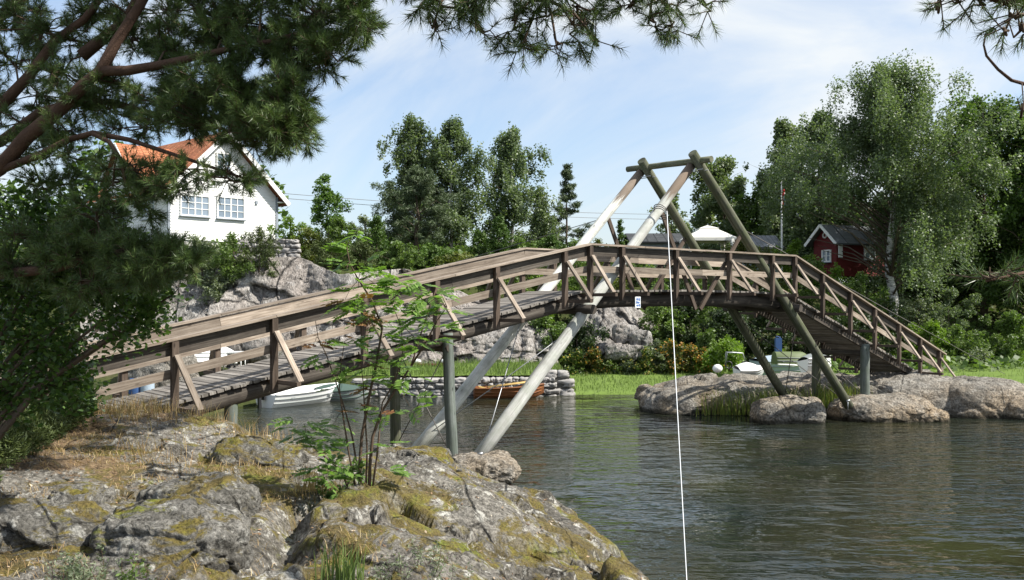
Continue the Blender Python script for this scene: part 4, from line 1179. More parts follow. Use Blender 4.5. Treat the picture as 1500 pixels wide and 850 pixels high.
def boat(name, label, loc, heading, L, B, D, mats, seats=2, outboard=False, cover=None, group=None, cat='boat', roll=0, rim='whitepaint', oars=False, fender=False):
    rt = empty(name, loc, label, cat, group)
    rt.rotation_euler = (roll, 0, heading)
    st = hull_surface(L, B, D); mb = MB(2); n = len(st) - 1; m = len(st[0])
    for i in range(n):
        for j in range(m - 1):
            mb.face([st[i][j], st[i + 1][j], st[i + 1][j + 1], st[i][j + 1]], [(i * L / n, j * .1), ((i + 1) * L / n, j * .1), ((i + 1) * L / n, j * .1 + .1), (i * L / n, j * .1 + .1)], smooth=True)
    mb.face(st[0][::-1])
    # inner skin
    for i in range(n):
        for j in range(m - 1):
            q = [st[i][j], st[i][j + 1], st[i + 1][j + 1], st[i + 1][j]]
            mb.face([(x, y * .93, z * .97 + .035) for x, y, z in q], [(i * .2, j * .1)] * 4, smooth=True)
    mb.build('hull', mats[0], rt, local=True)
    mb = MB(3)
    for sg in (0, m - 1):
        mb.tube([Vector(st[i][sg]) + Vector((0, 0, .0)) for i in range(n + 1)], .035, 8)
    mb.build('gunwale', M[rim] if isinstance(rim, str) else rim, rt, local=True)
    if len(mats) > 1:
        mb = MB(4)
        for sg in (1, -1):
            for h in (.45, .7):
                mb.tube([(st[i][0][0], sg * (abs(st[i][0][1]) * (h ** .29) + .012), st[i][0][2] * h + (1 - h) * st[i][m // 2][2]) for i in range(n)], .018, 6)
        mb.build('rubbing_strake', mats[1], rt, local=True)
    for k in range(seats):
        t = .22 + .5 * k / max(1, seats - 1 or 1); i = int(t * n); hb = abs(st[i][0][1])
        mb = MB(5); mb.abox(t * L - .12, t * L + .12, -hb * .95, hb * .95, D * .72, D * .72 + .03); mb.build('thwart', M['boatgrey'], rt, local=True)
    if cover:
        mb = MB(6); c_ = [[(x, y * (1.03), z + .02 + .22 * (1 - (j - (m // 2)) ** 2 / (m // 2) ** 2) * math.sin(PI * min(1, .15 + i / n))) for j, (x, y, z) in enumerate([(r_[0][0], r_[0][1] * a, r_[0][2]) for a in [1 - 2 * jj / (m - 1) for jj in range(m)]])] for i, r_ in enumerate(st)]
        for i in range(n):
            for j in range(m - 1):
                mb.face([c_[i][j], c_[i][j + 1], c_[i + 1][j + 1], c_[i + 1][j]], smooth=True)
        mb.build('cover', cover, rt, local=True)
    if outboard:
        mb = MB(7); mb.box((-.22, 0, D + .22), (.17, 0, .05), (0, .13, 0), (-.04, 0, .14)); mb.box((-.24, 0, D * .35), (.05, 0, 0), (0, .05, 0), (0, 0, D * .6)); mb.tube([(.02, 0, D + .16), (.4, .05, D + .24)], .022, 6)
        mb.ellip((-.22, 0, D + .34), .22, .14, .12); mb.box((-.1, 0, D - .05), (.03, 0, 0), (0, .12, 0), (0, 0, .13)); mb.build('outboard_motor', M['black'], rt, local=True)
    if oars:
        for sg in (-.15, .2):
            mb = MB(8); mb.tube([(L * .2, sg, D * 1.05), (L * .92, sg + .2, D * 1.5)], .022, 6); mb.box((L * .14, sg - .01, D * 1.0), (.2, 0, -.05), (0, .055, 0), (0, 0, .012)); mb.build('oar', M['yellowpl'], rt, local=True)
    return rt
p_ = at(388, 598, 33.6); boat('motorboat', 'white open motorboat with a black outboard moored beneath the bridge deck', (p_.x, p_.y, -.12), math.atan2(3.0, 2.1), 3.6, 1.5, .58, (M['boatwhite'], M['boatgrey']), outboard=True, seats=2, cover=None)
p_ = at(462, 588, 36.0); boat('motorboat', 'grey-green covered boat moored behind the white motorboat', (p_.x, p_.y, -.16), .35, 2.0, 1.2, .52, (M['boatgrey'], M['boatgreen']), seats=0, cover=M['boatgreen'], rim='boatgreen')
p_ = at(694, 580, 37.1); boat('rowboat', 'varnished brown rowing boat with a yellow oar tied to the quay wall', (p_.x, p_.y, -.10), .10, 2.75, 1.15, .48, (M['varnish'], M['varnish']), seats=2, rim='varnish', oars=True)
# left bank
def flipboat(name, label, loc, heading, L, B, D, mat, cat='boat'):
    rt = boat(name, label, loc, heading, L, B, D, (mat, M['boatgrey']), seats=1)
    rt.rotation_euler = (PI, 0, heading); rt.location = (loc[0], loc[1], loc[2] + D)
    return rt
b_ = at(258, 512, 36.5); flipboat('dinghy', 'white upturned dinghy on the bank seen through the left railing', (b_.x, b_.y, b_.z - .45), .55, 2.3, 1.3, .55, M['boatwhite'])
def table(label, c, w_, d_, h):
    rt = empty('garden_table', (c[0], c[1], c[2] - h), label, 'table')
    MB(1).box((c[0], c[1], c[2]), (w_ / 2, 0, 0), (0, d_ / 2, 0), (0, 0, .025)).build('top', M['boatwhite'], rt)
    for sx in (-1, 1):
        for sy in (-1, 1):
            MB(2).tube([(c[0] + sx * w_ * .45, c[1] + sy * d_ * .42, c[2] - h), (c[0] + sx * w_ * .45, c[1] + sy * d_ * .42, c[2] - .02)], .025, 8).build('leg', M['boatwhite'], rt)
c = at(340, 516, 37.5); c.z = max(c.z, gz(c.x, c.y) + .7); table('white garden table on the bank seen between the railing boards', c, .95, .7, .72)
for px, py, lab, mt in ((199, 572, 'dark blue plastic barrel, left one of the pair behind the left railing', 'bluepl'), (216, 570, 'pale grey plastic barrel beside the blue one behind the left railing', 'tarp')):
    c = at(px, py, 31); rt = empty('barrel', (c.x, c.y, c.z - .4), lab, 'barrel')
    MB(1).tube([(c.x, c.y, c.z + z) for z in (-.4, -.38, -.2, 0, .2, .36, .4)], [.17, .2, .215, .22, .215, .2, .17], 16).build('body', M[mt], rt)
    MB(2).tube([(c.x, c.y, c.z + .39), (c.x, c.y, c.z + .43)], .14, 16).build('lid', M['black'], rt)
# brick barbecue
c = at(503, 551, 40); gzv = gz(c.x, c.y)
bbq = empty('barbecue', (c.x, c.y, gzv), 'low red brick barbecue with an arched opening on the grass behind the boats', 'barbecue')
mb = MB(1); z1 = c.z + .32; w2 = .72
mb.abox(c.x - w2, c.x - .02, c.y - .3, c.y + .3, gzv - .1, z1 - .002); mb.abox(c.x + .42, c.x + w2, c.y - .3, c.y + .3, gzv - .1, z1 - .002); mb.abox(c.x - .02, c.x + .42, c.y - .3, c.y + .3, z1 - .18, z1 - .003)
for k in range(7):
    a = PI * (k + .5) / 7; mb.box((c.x + .20 + .26 * math.cos(a), c.y - .32, z1 - .42 + .26 * math.sin(a)), (.06 * math.cos(a), 0, .06 * math.sin(a)), (0, .04, 0), (-.05 * math.sin(a), 0, .05 * math.cos(a)))
mb.build('brickwork', M['brick'], bbq); MB(2).abox(c.x - w2 - .08, c.x + w2 + .08, c.y - .36, c.y + .36, z1, z1 + .06).build('top_slab', M['foundation'], bbq)
MB(3).abox(c.x - .01, c.x + .41, c.y - .05, c.y + .05, gzv, z1 - .19).build('firebox', M['black'], bbq)
# red plank bench with bits on it at the foot of the cliff
c = at(622, 535, 42); g0 = gz(c.x, c.y)
bn = empty('bench', (c.x, c.y, g0), 'long red plank bench at the foot of the cliff beyond the quay', 'bench')
MB(1).abox(c.x - 1.1, c.x + 1.1, c.y - .18, c.y + .18, c.z, c.z + .05).build('seat', M['redpaint'], bn)
for sx in (-.9, 0, .9): MB(2).abox(c.x + sx - .06, c.x + sx + .06, c.y - .15, c.y + .15, g0 - .1, c.z - .002).build('leg', M['mortar'], bn)
for k, (dx, lab) in enumerate(((-.35, 'white enamel basin near the middle of the red bench'), (.9, 'small white tub at the right end of the red bench'))):
    rt = MB(3).ellip((c.x + dx, c.y, c.z + .17), .2, .15, .11, zmin=-.95).build('basin', M['boatwhite']); tag(rt, lab, 'basin')
# right bank
b_ = at(1078, 543, 36.6); boat('dinghy', 'white dinghy lying on the grass left of the far trestle leg', (b_.x, b_.y, b_.z - .30), .25, 1.15, .8, .36, (M['boatwhite'], M['boatgrey']), seats=0, cover=M['boatwhite'], roll=.15)
c = at(1051, 540, 36.0); o = MB(4).ellip(c, .19, .16, .16, 14, 10, -.98).build('buoy', M['boatwhite']); tag(o, 'round white buoy on the edge of the lawn above the pink slab', 'buoy')
b_ = at(1106, 525, 41.0); boat('covered_boat', 'boat under a pale blue-grey tarpaulin in the shade below the bridge', (b_.x, b_.y, gz(b_.x, b_.y) + .05), .15, 3.0, 1.6, .75, (M['tarp'], M['boatgrey']), seats=0, cover=M['tarp'], rim='tarp')
b_ = at(1134, 528, 38.6); flipboat('dinghy', 'olive-green upturned dinghy in the grass between the far trestle legs', (b_.x, b_.y, b_.z - .15), .1, 1.5, 1.0, .5, M['olive'])
b_ = at(1178, 545, 36.5); boat('dinghy', 'white ribbed dinghy behind the far pillar under the bridge', (b_.x, b_.y, b_.z - .05), .35, 1.3, .9, .5, (M['boatwhite'], M['boatgrey']), seats=0, cover=M['boatgrey'], roll=-.2)
c = at(1140, 506, 40.0)
rt = empty('jerrycan', (c.x, c.y, c.z - .4), 'bright blue upright container standing in the shade behind the olive dinghy', 'container')
MB(1).box(c, (0, 0, .30), (.13, 0, 0), (0, .10, 0)).tube([c + Vector((.05, 0, .30)), c + Vector((.05, 0, .36))], .04, 10).build('body', M['bluepl'], rt)
MB(2).tube([c + Vector((-.10, 0, .30)), c + Vector((-.08, 0, .37)), c + Vector((0, 0, .37)), c + Vector((.01, 0, .30))], .022, 6).build('handle', M['bluepl'], rt)
rt = empty('handcart', at(1078, 528, 38.6) - Vector((0, 0, .35)), 'grey metal handcart frame behind the white dinghy on the right lawn', 'cart')
c = at(1078, 522, 38.6)
MB(1).tube([c + Vector(q) for q in ((-.4, 0, -.35), (-.35, 0, .15), (.3, .1, .12), (.42, .1, -.3))], .022, 8).tube([c + Vector(q) for q in ((-.36, .35, -.35), (-.33, .35, .15), (.3, .45, .12))], .02, 8).tube([c + Vector((-.34, 0, .15)), c + Vector((-.33, .35, .15))], .02, 8).build('frame', M['steel'], rt)
for dx in (-.3, .35):
    MB(2).tube([c + Vector((dx + .14 * math.cos(t), -.03, -.35 + .14 * math.sin(t))) for t in [2 * PI * j / 14 for j in range(15)]], .025, 6, caps=False).build('wheel', M['black'], rt)
# ------------------------------------------------------------------ trees and shrubs across the water
def leaf_quads(C, L, W, rng, up=.3, droop=0.0, axis=None):
    """one diamond leaf per centre; normals lean upwards, axes may droop"""
    n = len(C)
    nrm = rng.normal(0, 1, (n, 3)); nrm[:, 2] = np.abs(nrm[:, 2]) + up
    nrm /= np.linalg.norm(nrm, axis=1)[:, None]
    ax = rng.normal(0, 1, (n, 3)) if axis is None else axis + rng.normal(0, .35, (n, 3))
    ax[:, 2] -= droop
    ax -= nrm * (ax * nrm).sum(1)[:, None]
    ax /= np.linalg.norm(ax, axis=1)[:, None] + 1e-9
    sd = np.cross(nrm, ax)
    s = rng.uniform(.65, 1.3, n)[:, None]
    a, b = ax * L / 2 * s, sd * W / 2 * s
    V = np.stack([C - a, C - a * .1 + b, C + a, C - a * .1 - b], 1).reshape(-1, 3)
    return V, np.arange(4 * n).reshape(n, 4)
LEAFCOL = {
    'birch': leafmat('birch_leaf', (.078, .112, .056), (.160, .202, .116), .35, .45),
    'aspen': leafmat('aspen_leaf', (.085, .120, .055), (.175, .215, .115), .35, .45),
    'oak': leafmat('oak_leaf', (.046, .084, .022), (.105, .165, .042), .35, .45),
    'dark': leafmat('shaded_leaf', (.018, .034, .012), (.045, .070, .024), .25, .5),  # deep shade of the thicket put into the leaf colour
    'pine': leafmat('pine_needle_far', (.048, .076, .036), (.100, .132, .066), .12, .55),
    'thuja': leafmat('thuja_spray', (.035, .075, .014), (.085, .145, .024), .15, .55),
    'bush': leafmat('bush_leaf', (.060, .100, .026), (.135, .195, .055), .35, .45),
    'lime': leafmat('lime_leaf', (.075, .130, .016), (.165, .250, .036), .4, .45),
    'rowan': leafmat('young_rowan_leaf', (.055, .105, .024), (.120, .195, .050), .4, .45),
    'silver': leafmat('silver_leaf', (.085, .115, .062), (.190, .220, .140), .3, .5),
    'juniper': leafmat('juniper_spray', (.030, .050, .012), (.080, .105, .026), .12, .6),
    'olive': leafmat('olive_leaf', (.060, .085, .018), (.135, .150, .036), .35, .5),
    'gold': leafmat('yellow_flower', (.45, .36, .09), (.62, .48, .16), .3, .6),
    'amber': leafmat('amber_flower', (.28, .14, .035), (.45, .22, .06), .3, .6),
}
M['bark'] = plain('brown_bark', (.11, .085, .065), .95, .1, .4, 6, bump=.8)
def birch_bark():
    m, nt, out = new_mat('birch_bark')
    v = worldpos(nt)
    s = node(nt, 'ShaderNodeMapping', {'Vector': v, 'Scale': (1.2, 1.2, 7)}).outputs[0]
    n = noise(nt, s, 1.4, 5, .7)
    col = ramp(nt, n, [(.40, (.05, .045, .04)), (.47, (.5, .48, .45)), (.7, (.66, .64, .60))])
    finish(nt, out, col, .8, .2, n, .4, .02)
    return m
M['birchbark'] = birch_bark()
def clumps_on_branches(rng, base, H, z0f, prof, nb, per, lumps):
    """branches off a trunk; returns branch polylines and clump centres with radii"""
    br, cc = [], []
    for i in range(nb):
        t = z0f + (1 - z0f) * (i + rng.random()) / nb
        az = i * 2.399 + rng.uniform(-.5, .5)
        r = prof(t) * rng.choice([.42, .7, .9, 1.0, 1.1, 1.22]) * (1 + lumps * math.sin(az * 2 + 9 * t + base[0]))
        up = .25 + .9 * t
        p0 = np.array([base[0], base[1], base[2] + H * max(.05, t - .30 * (r / max(H, 1e-3)) * (1 + up))])
        p1 = np.array([base[0] + r * math.cos(az), base[1] + r * math.sin(az), base[2] + H * t])
        mid = (p0 + p1) / 2 + np.array([0, 0, .10 * r])
        br.append((p0, mid, p1))
        for k in range(per):
            f = .35 + .65 * (k + rng.random()) / per
            p = (1 - f) ** 2 * p0 + 2 * f * (1 - f) * mid + f * f * p1
            cc.append(p + rng.normal(0, .12 * r + .05, 3) * [1, 1, .7])
    return br, np.array(cc)
PROFILE = {
    'broad': lambda t: (max(0, 1 - abs((t - .50) / .515) ** 2.7)) ** .58,
    'birch': lambda t: (max(0, 1 - abs((t - .46) / .555) ** 2.5)) ** .62,
    'round': lambda t: max(0, 1 - abs((t - .52) / .5) ** 2.4) ** .6,
    'tall': lambda t: (1 - t) ** .55 * min(1, t * 5) ,
    'cone': lambda t: (1 - t) ** .85 * min(1, .55 + t * 4),
    'column': lambda t: min(1, (1 - t) * 2.2) ** .8 * min(1, .7 + t * 2),
}
def tree(name, label, cat, px, ytop, hw_px, Y, kind='birch', leaf='birch', n=16000, ls=.16, lw=.10, nb=34, per=7, cr=.42, z0=.16, group=None, trunk='bark', tr=.12, base_y=None, seed=None, droop=.6, stretch=1.0, lumps=.18, lean=0.0, flat=1.0, depthk=1.0, cut=None, gaps=.22):
    x = atx(px, Y); ztop = atz(ytop, Y)
    zb = gz(x, Y) if base_y is None else atz(base_y, Y)
    H = ztop - zb; hw = hw_px / FPX * Y
    seed = seed if seed is not None else int(px * 7 + ytop * 3)
    rng = np.random.default_rng(seed)
    rt = empty(name, (x, Y, zb), label, cat, group)
    prof = lambda t: hw * PROFILE[kind](t)
    base = np.array([x, Y, zb])
    br, cc = clumps_on_branches(rng, base, H * .97, z0, prof, nb, per, lumps)
    cc[:, 1] = Y + (cc[:, 1] - Y) * depthk
    # leader clumps
    top = np.stack([np.full(6, x), np.full(6, Y), zb + H * np.linspace(.75, .985, 6)], 1) + rng.normal(0, .06 * hw, (6, 3)) * [1, 1, .2]
    cc = np.concatenate([cc, top])
    if cut is not None: cc = cc[~cut(cc)]
    if gaps > 0:      # open places in the crown
        g_ = fbm(cc * (2.2 / max(hw, .5)) * [1, 1, .8] + seed, 2, seed % 97)
        keep = g_ > np.quantile(g_, gaps); keep[-6:] = True
        cc = cc[keep]
    cr_ = cr * rng.uniform(.45, 1.25, len(cc)); cr_[-6:] *= np.linspace(.9, .35, 6)
    w_ = cr_ ** 2; idx = rng.choice(len(cc), n, p=w_ / w_.sum())
    d = rng.normal(0, 1, (n, 3)); d /= np.linalg.norm(d, axis=1)[:, None]
    d *= (rng.random(n) ** .6)[:, None]
    C = cc[idx] + d * cr_[idx][:, None] * [1, 1, stretch * flat]
    if stretch > 1.05:   # hanging twigs: leaves strung below anchor points
        ns = max(4, n // 16); ai = rng.choice(len(cc), ns, p=w_ / w_.sum())
        ad = rng.normal(0, 1, (ns, 3)); ad /= np.linalg.norm(ad, axis=1)[:, None]; ad *= (rng.random(ns) ** .5)[:, None]
        A = cc[ai] + ad * cr_[ai][:, None] * [1, 1, .8]
        LN = cr_[ai] * rng.uniform(.5, 1.5, ns) * stretch; SW = rng.normal(0, .12, (ns, 2)) + (A[:, :2] - base[:2]) / (hw + .1) * .18
        si = rng.integers(0, ns, n); f = rng.random(n)
        C0_, idx0 = C, idx
        C = A[si] + np.stack([SW[si, 0] * f * LN[si], SW[si, 1] * f * LN[si], -f * LN[si]], 1) + rng.normal(0, .035, (n, 3)) + rng.normal(0, .03, (n, 3)) * cr
        idx = ai[si]
        mixm = rng.random(n) < .5; C[mixm] = C0_[mixm]; idx[mixm] = idx0[mixm]
    ok = C[:, 2] > zb + .02
    C = C[ok]; idx = idx[ok]
    V, F = leaf_quads(C, ls, lw, rng, .35, droop)
    tint = rng.random(len(cc))[idx] * .55 + rng.random(len(C)) * .45
    mesh_np('crown', V, F, LEAFCOL[leaf], rt, rnd=tint)
    mb = MB(seed)
    npt = 9
    wob = [Vector((rng.normal(0, .03 * hw), rng.normal(0, .03 * hw), 0)) * (1 if k else 0) for k in range(npt)]
    mb.tube([Vector((x, Y, zb - .25 + (H * .92 + .25) * k / (npt - 1))) + wob[k] for k in range(npt)], [tr * (1 - .9 * (k / (npt - 1))) + .012 for k in range(npt)], 10)
    mb.build('trunk', M[trunk], rt)
    mb = MB(seed + 1)
    for p0, md, p1 in br:
        r0 = max(.012, tr * .30 * (1 - (p0[2] - zb) / H * .7))
        mb.tube([p0, md, p1], [r0, r0 * .6, r0 * .2], 5, caps=False)
    mb.build('branches', M['bark'] if trunk != 'birchbark' else M['bark'], rt)
    return rt
def shrub(label, px, ytop, hw_px, Y, leaf='bush', n=5000, ls=.11, lw=.07, cr=.24, kind='round', name='shrub', cat='shrub', group=None, base_y=None, nb=16, per=5, seed=None, droop=.0, stretch=1.0, extra=None, z0=.06, lumps=.22):
    rt = tree(name, label, cat, px, ytop, hw_px, Y, kind, leaf, n, ls, lw, nb, per, cr, z0, group, 'bark', .03, base_y, seed, droop, stretch, lumps, gaps=.12)
    if extra:
        mat_, cnt = extra
        cro = [c for c in rt.children if c.name.startswith('crown')][0]
        nv = len(cro.data.vertices); co = np.empty(nv * 3, dtype=np.float32); cro.data.vertices.foreach_get('co', co); co = co.reshape(-1, 3)
        r_ = np.random.default_rng(nv); cen = (co.max(0) + co.min(0)) / 2
        pts = co[r_.integers(0, nv, cnt * 6)]
        sc_ = (pts[:, 2] - cen[2]) * .8 - (pts[:, 1] - cen[1]); pts = pts[np.argsort(-sc_)[:cnt * 3]]; pts = pts[r_.permutation(len(pts))[:cnt]]
        pts = pts + (pts - cen) * .06
        V, F = leaf_quads(pts, .11, .09, r_, .6)
        mesh_np('blossom', V, F, LEAFCOL[mat_], rt, rnd=r_.random(len(F)))
    return rt
T = tree
# middle group on the cliff
T('birch_tree', 'tall birch with the left of two joined tops behind the dark pine', 'tree', 602, 172, 42, 62, leaf='birch', n=26000, ls=.17, lw=.11, nb=42, cr=.42, stretch=1.4, trunk='birchbark')
T('birch_tree', 'broad birch with the right of two joined tops above the middle of the left ramp', 'tree', 660, 177, 50, 61, leaf='birch', n=32000, ls=.17, lw=.11, nb=48, cr=.45, stretch=1.4, trunk='birchbark')
T('birch_tree', 'slender drooping birch standing alone between the double birch and the pointed pine', 'tree', 750, 176, 42, 64, leaf='birch', n=26000, ls=.17, lw=.11, nb=44, cr=.42, stretch=1.5, trunk='birchbark')
T('birch_tree', 'low light birch at the right foot of the slender drooping birch', 'tree', 790, 275, 30, 60, leaf='aspen', n=9000, ls=.16, lw=.10, nb=24, cr=.36, stretch=1.5, trunk='birchbark')
T('pine_tree', 'dark bushy pine in front of the double birch with a bare lower trunk', 'tree', 612, 243, 52, 54, 'birch', 'pine', n=26000, ls=.24, lw=.035, nb=44, per=8, cr=.34, z0=.22, flat=.6, droop=-.3, tr=.10, lumps=.3)
T('pine_tree', 'pointed dark pine left of the trestle with open branches', 'tree', 830, 238, 44, 66, 'cone', 'pine', n=14000, ls=.30, lw=.042, nb=30, per=6, cr=.36, z0=.1, flat=.5, droop=-.3, tr=.10, lumps=.35)
T('thuja', 'cone-shaped bright green thuja, the taller of two below the slender birch', 'tree', 731, 317, 19, 50, 'column', 'thuja', n=9000, ls=.12, lw=.05, nb=36, per=5, cr=.20, z0=.03, droop=-.8, tr=.05, lumps=.05)
T('thuja', 'darker and smaller thuja close to the left of the tall bright one', 'tree', 701, 338, 15, 51, 'column', 'thuja', n=6000, ls=.12, lw=.05, nb=30, per=5, cr=.18, z0=.03, droop=-.8, tr=.05, lumps=.05)
T('thuja', 'small pointed thuja seen between the trestle legs', 'tree', 908, 321, 9, 58, 'column', 'thuja', n=4000, ls=.13, lw=.05, nb=26, per=4, cr=.17, z0=.03, droop=-.8, tr=.04, lumps=.05)
T('thuja', 'narrow upright thuja among the bushes right of the young rowan', 'tree', 552, 316, 17, 50, 'column', 'thuja', n=6000, ls=.12, lw=.05, nb=30, per=5, cr=.2, z0=.03, droop=-.8, tr=.05, lumps=.08)
T('rowan_tree', 'young light green rowan rising above the bushes right of the house', 'tree', 480, 258, 30, 53, 'birch', 'rowan', n=7000, ls=.17, lw=.09, nb=26, per=5, cr=.30, z0=.12, tr=.05)
T('aspen_tree', 'thin pale sapling against the sky behind the trestle legs', 'tree', 984, 282, 26, 72, 'birch', 'aspen', n=4500, ls=.2, lw=.12, nb=22, per=5, cr=.36, tr=.06)
# bushes on the cliff: px, top, halfwidth, Y, leaf, label, kind
for px, yt, hw, Y, lf, lab, n, st in [
    (425, 318, 26, 50, 'lime', 'pale feathery bush against the right corner of the house', 4500, 1),
    (452, 335, 22, 49.5, 'olive', 'brownish-green round bush right of the stone retaining wall', 4000, 1),
    (500, 322, 34, 50, 'bush', 'large green bush under the young rowan', 7500, 1),
    (535, 315, 24, 51, 'silver', 'silvery-leaved bush between the rowan and the narrow thuja', 4500, 1),
    (480, 352, 34, 47.6, 'juniper', 'dark juniper spreading over the cliff edge beside the stone wall', 7500, 1),
    (536, 356, 30, 47.4, 'juniper', 'dark juniper on the cliff edge under the silvery bush', 6500, 1),
    (586, 355, 32, 48, 'bush', 'green bush on the cliff edge in front of the dark pine', 6500, 1),
    (640, 362, 28, 48.5, 'thuja', 'rounded clipped evergreen bush right of the pine trunk', 6000, 1),
    (668, 372, 28, 48, 'olive', 'olive bush above the ramp railing left of the thujas', 5000, 1),
    (765, 352, 30, 50, 'bush', 'green bush right of the tall bright thuja', 5000, 1),
    (806, 345, 32, 52, 'thuja', 'dark green hedge bush below the pointed pine', 5000, 1),
    (845, 352, 26, 52, 'bush', 'green bush behind the knee of the handrail', 4500, 1),
    (876, 350, 20, 53, 'olive', 'small olive bush between the left trestle legs', 3500, 1),
    (296, 345, 38, 44.45, 'silver', 'pale leafy bush on the cliff below the left house window', 5500, 1),
    (342, 346, 34, 44.4, 'bush', 'mixed green bush on the cliff below the right house window', 5500, 1),
    (380, 334, 36, 44.6, 'juniper', 'rounded olive-green juniper in front of the retaining wall', 7500, 1),
    (322, 398, 28, 44.0, 'silver', 'grey-leaved bush hanging down the cliff face under the house', 4000, 1),
    (240, 372, 40, 44.3, 'bush', 'shaded bush on the cliff at the left end of the house', 5000, 1)]:
    shrub(lab, px, yt, hw, Y, lf, n=n, ls=.12 if lf != 'juniper' else .13, lw=.07 if lf != 'juniper' else .035, cr=.26, base_y=(yt + 2.05 * hw) if Y < 44.8 else None)
# behind the bridge, in front of the hill
for px, yt, hw, Y, lf, lab, n in [
    (935, 372, 34, 56, 'bush', 'green hedge bush under the long outbuilding roof', 5500),
    (985, 378, 32, 54, 'dark', 'dark hedge bush in front of the pavilion', 5000),
    (1040, 375, 34, 54, 'bush', 'green hedge bush below the right side of the pavilion', 5500),
    (1085, 352, 32, 57, 'olive', 'yellow-green bush right of the pavilion', 6000),
    (1120, 360, 30, 56, 'olive', 'yellowish bush crossed by the right trestle leg', 5500),
    (1165, 352, 34, 56.5, 'lime', 'bright bush at the foot of the flagpole', 6000),
    (1190, 372, 26, 54, 'bush', 'green bush in front of the left corner of the red cabin', 5000),
    (1225, 385, 32, 53, 'lime', 'light green bush below the red cabin', 5500),
    (1262, 398, 32, 52, 'bush', 'shaded bush under the right window of the cabin', 5000),
    (720, 392, 40, 48, 'bush', 'leafy bush seen through the left railing', 5500),
    (790, 400, 42, 47.5, 'lime', 'light green bush seen through the railing near its bend', 6000),
    (850, 405, 36, 48.5, 'bush', 'green bush behind the left knee of the deck', 5500),
    (905, 408, 36, 50, 'olive', 'olive bush above the small cliff', 5000),
    (965, 412, 40, 50, 'bush', 'green bush seen through the middle railing', 5500),
    (1030, 410, 40, 50, 'bush', 'leafy bush under the middle of the handrail', 5500),
    (1095, 408, 40, 50, 'dark', 'dark bush behind the right knee of the railing', 5500)]:
    shrub(lab, px, yt, hw, Y, lf, n=n, ls=.14, lw=.085, cr=.32)
# undergrowth below deck level
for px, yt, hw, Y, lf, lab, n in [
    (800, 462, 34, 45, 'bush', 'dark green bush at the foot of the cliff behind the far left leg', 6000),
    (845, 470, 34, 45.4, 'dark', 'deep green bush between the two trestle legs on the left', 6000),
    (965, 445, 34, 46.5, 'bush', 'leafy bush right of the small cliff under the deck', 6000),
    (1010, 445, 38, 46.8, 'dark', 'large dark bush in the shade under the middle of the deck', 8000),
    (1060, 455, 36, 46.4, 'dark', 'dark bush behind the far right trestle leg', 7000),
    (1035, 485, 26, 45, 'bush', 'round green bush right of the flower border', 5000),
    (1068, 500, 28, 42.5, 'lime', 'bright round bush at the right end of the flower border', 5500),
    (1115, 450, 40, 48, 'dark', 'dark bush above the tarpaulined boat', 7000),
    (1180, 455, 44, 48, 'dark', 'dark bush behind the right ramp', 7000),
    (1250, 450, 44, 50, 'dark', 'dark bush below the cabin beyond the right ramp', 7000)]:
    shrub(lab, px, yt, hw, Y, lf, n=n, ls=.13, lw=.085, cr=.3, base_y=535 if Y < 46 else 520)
# flower border along the lawn
fl = [(842, 515, 24, 'bush', 'gold', 150, 'flowering shrub with a few yellow blooms at the pier end of the border'),
      (868, 512, 22, 'olive', 'amber', 260, 'rusty-blossomed shrub, second in the border from the stone pier'),
      (893, 520, 20, 'bush', 'gold', 120, 'low green shrub with scattered yellow blooms in front of the loose blocks'),
      (918, 522, 20, 'silver', 'gold', 90, 'grey-green low shrub below the loose blocks'),
      (945, 515, 22, 'bush', 'gold', 330, 'shrub covered in pale yellow blooms left of the rope'),
      (962, 500, 18, 'silver', None, 0, 'tall blue-green spiky plant left of the rope in the border'),
      (985, 500, 26, 'olive', 'amber', 420, 'big amber-flowering shrub crossed by the rope'),
      (1012, 508, 24, 'olive', 'amber', 360, 'amber-flowering shrub just right of the rope'),
      (1030, 522, 18, 'lime', 'amber', 120, 'small light shrub with amber blooms at the right of the border')]
for px, yt, hw, lf, ex, cnt, lab in fl:
    shrub(lab, px, yt, hw, 44.0 + (px % 5) * .12, lf, n=4200, ls=.10, lw=.06, cr=.2, extra=(ex, cnt) if ex else None, group='shrubs of the flower border', name='flowering_shrub', base_y=552)
# right-hand trees
T('birch_tree', 'huge birch at the right with drooping crown and white trunk behind the ramp', 'tree', 1306, 90, 120, 55, 'broad', 'birch', n=150000, ls=.14, lw=.09, nb=120, per=8, cr=.66, z0=.27, stretch=1.3, gaps=.18, trunk='birchbark', tr=.26, base_y=480, lumps=.2, cut=lambda c: (c[:, 0] < atx(1292, 55)) & (c[:, 2] < atz(296, 55)))
T('deciduous_tree', 'round dense tree behind the right trestle leg', 'tree', 1062, 231, 56, 76, 'round', 'aspen', n=30000, ls=.24, lw=.16, nb=44, per=7, cr=.62, tr=.15)
T('aspen_tree', 'tall pale aspen with a thin top left of the huge birch', 'tree', 1150, 172, 46, 72, 'birch', 'aspen', n=26000, ls=.2, lw=.14, nb=44, cr=.5, tr=.14, stretch=1.2)
T('deciduous_tree', 'dark leafy tree between the pale aspen and the huge birch', 'tree', 1200, 160, 56, 66, 'birch', 'birch', n=38000, ls=.2, lw=.13, nb=50, cr=.55, tr=.16, stretch=1.3)
T('oak_tree', 'broad dark green oak at the right edge behind the huge birch', 'tree', 1440, 138, 88, 64, 'round', 'oak', n=56000, ls=.22, lw=.15, nb=70, per=9, cr=.66, tr=.25, z0=.2)
T('oak_tree', 'dark oak cut by the right edge of the picture', 'tree', 1525, 150, 80, 60, 'round', 'oak', n=36000, ls=.22, lw=.15, nb=60, per=8, cr=.66, tr=.25)
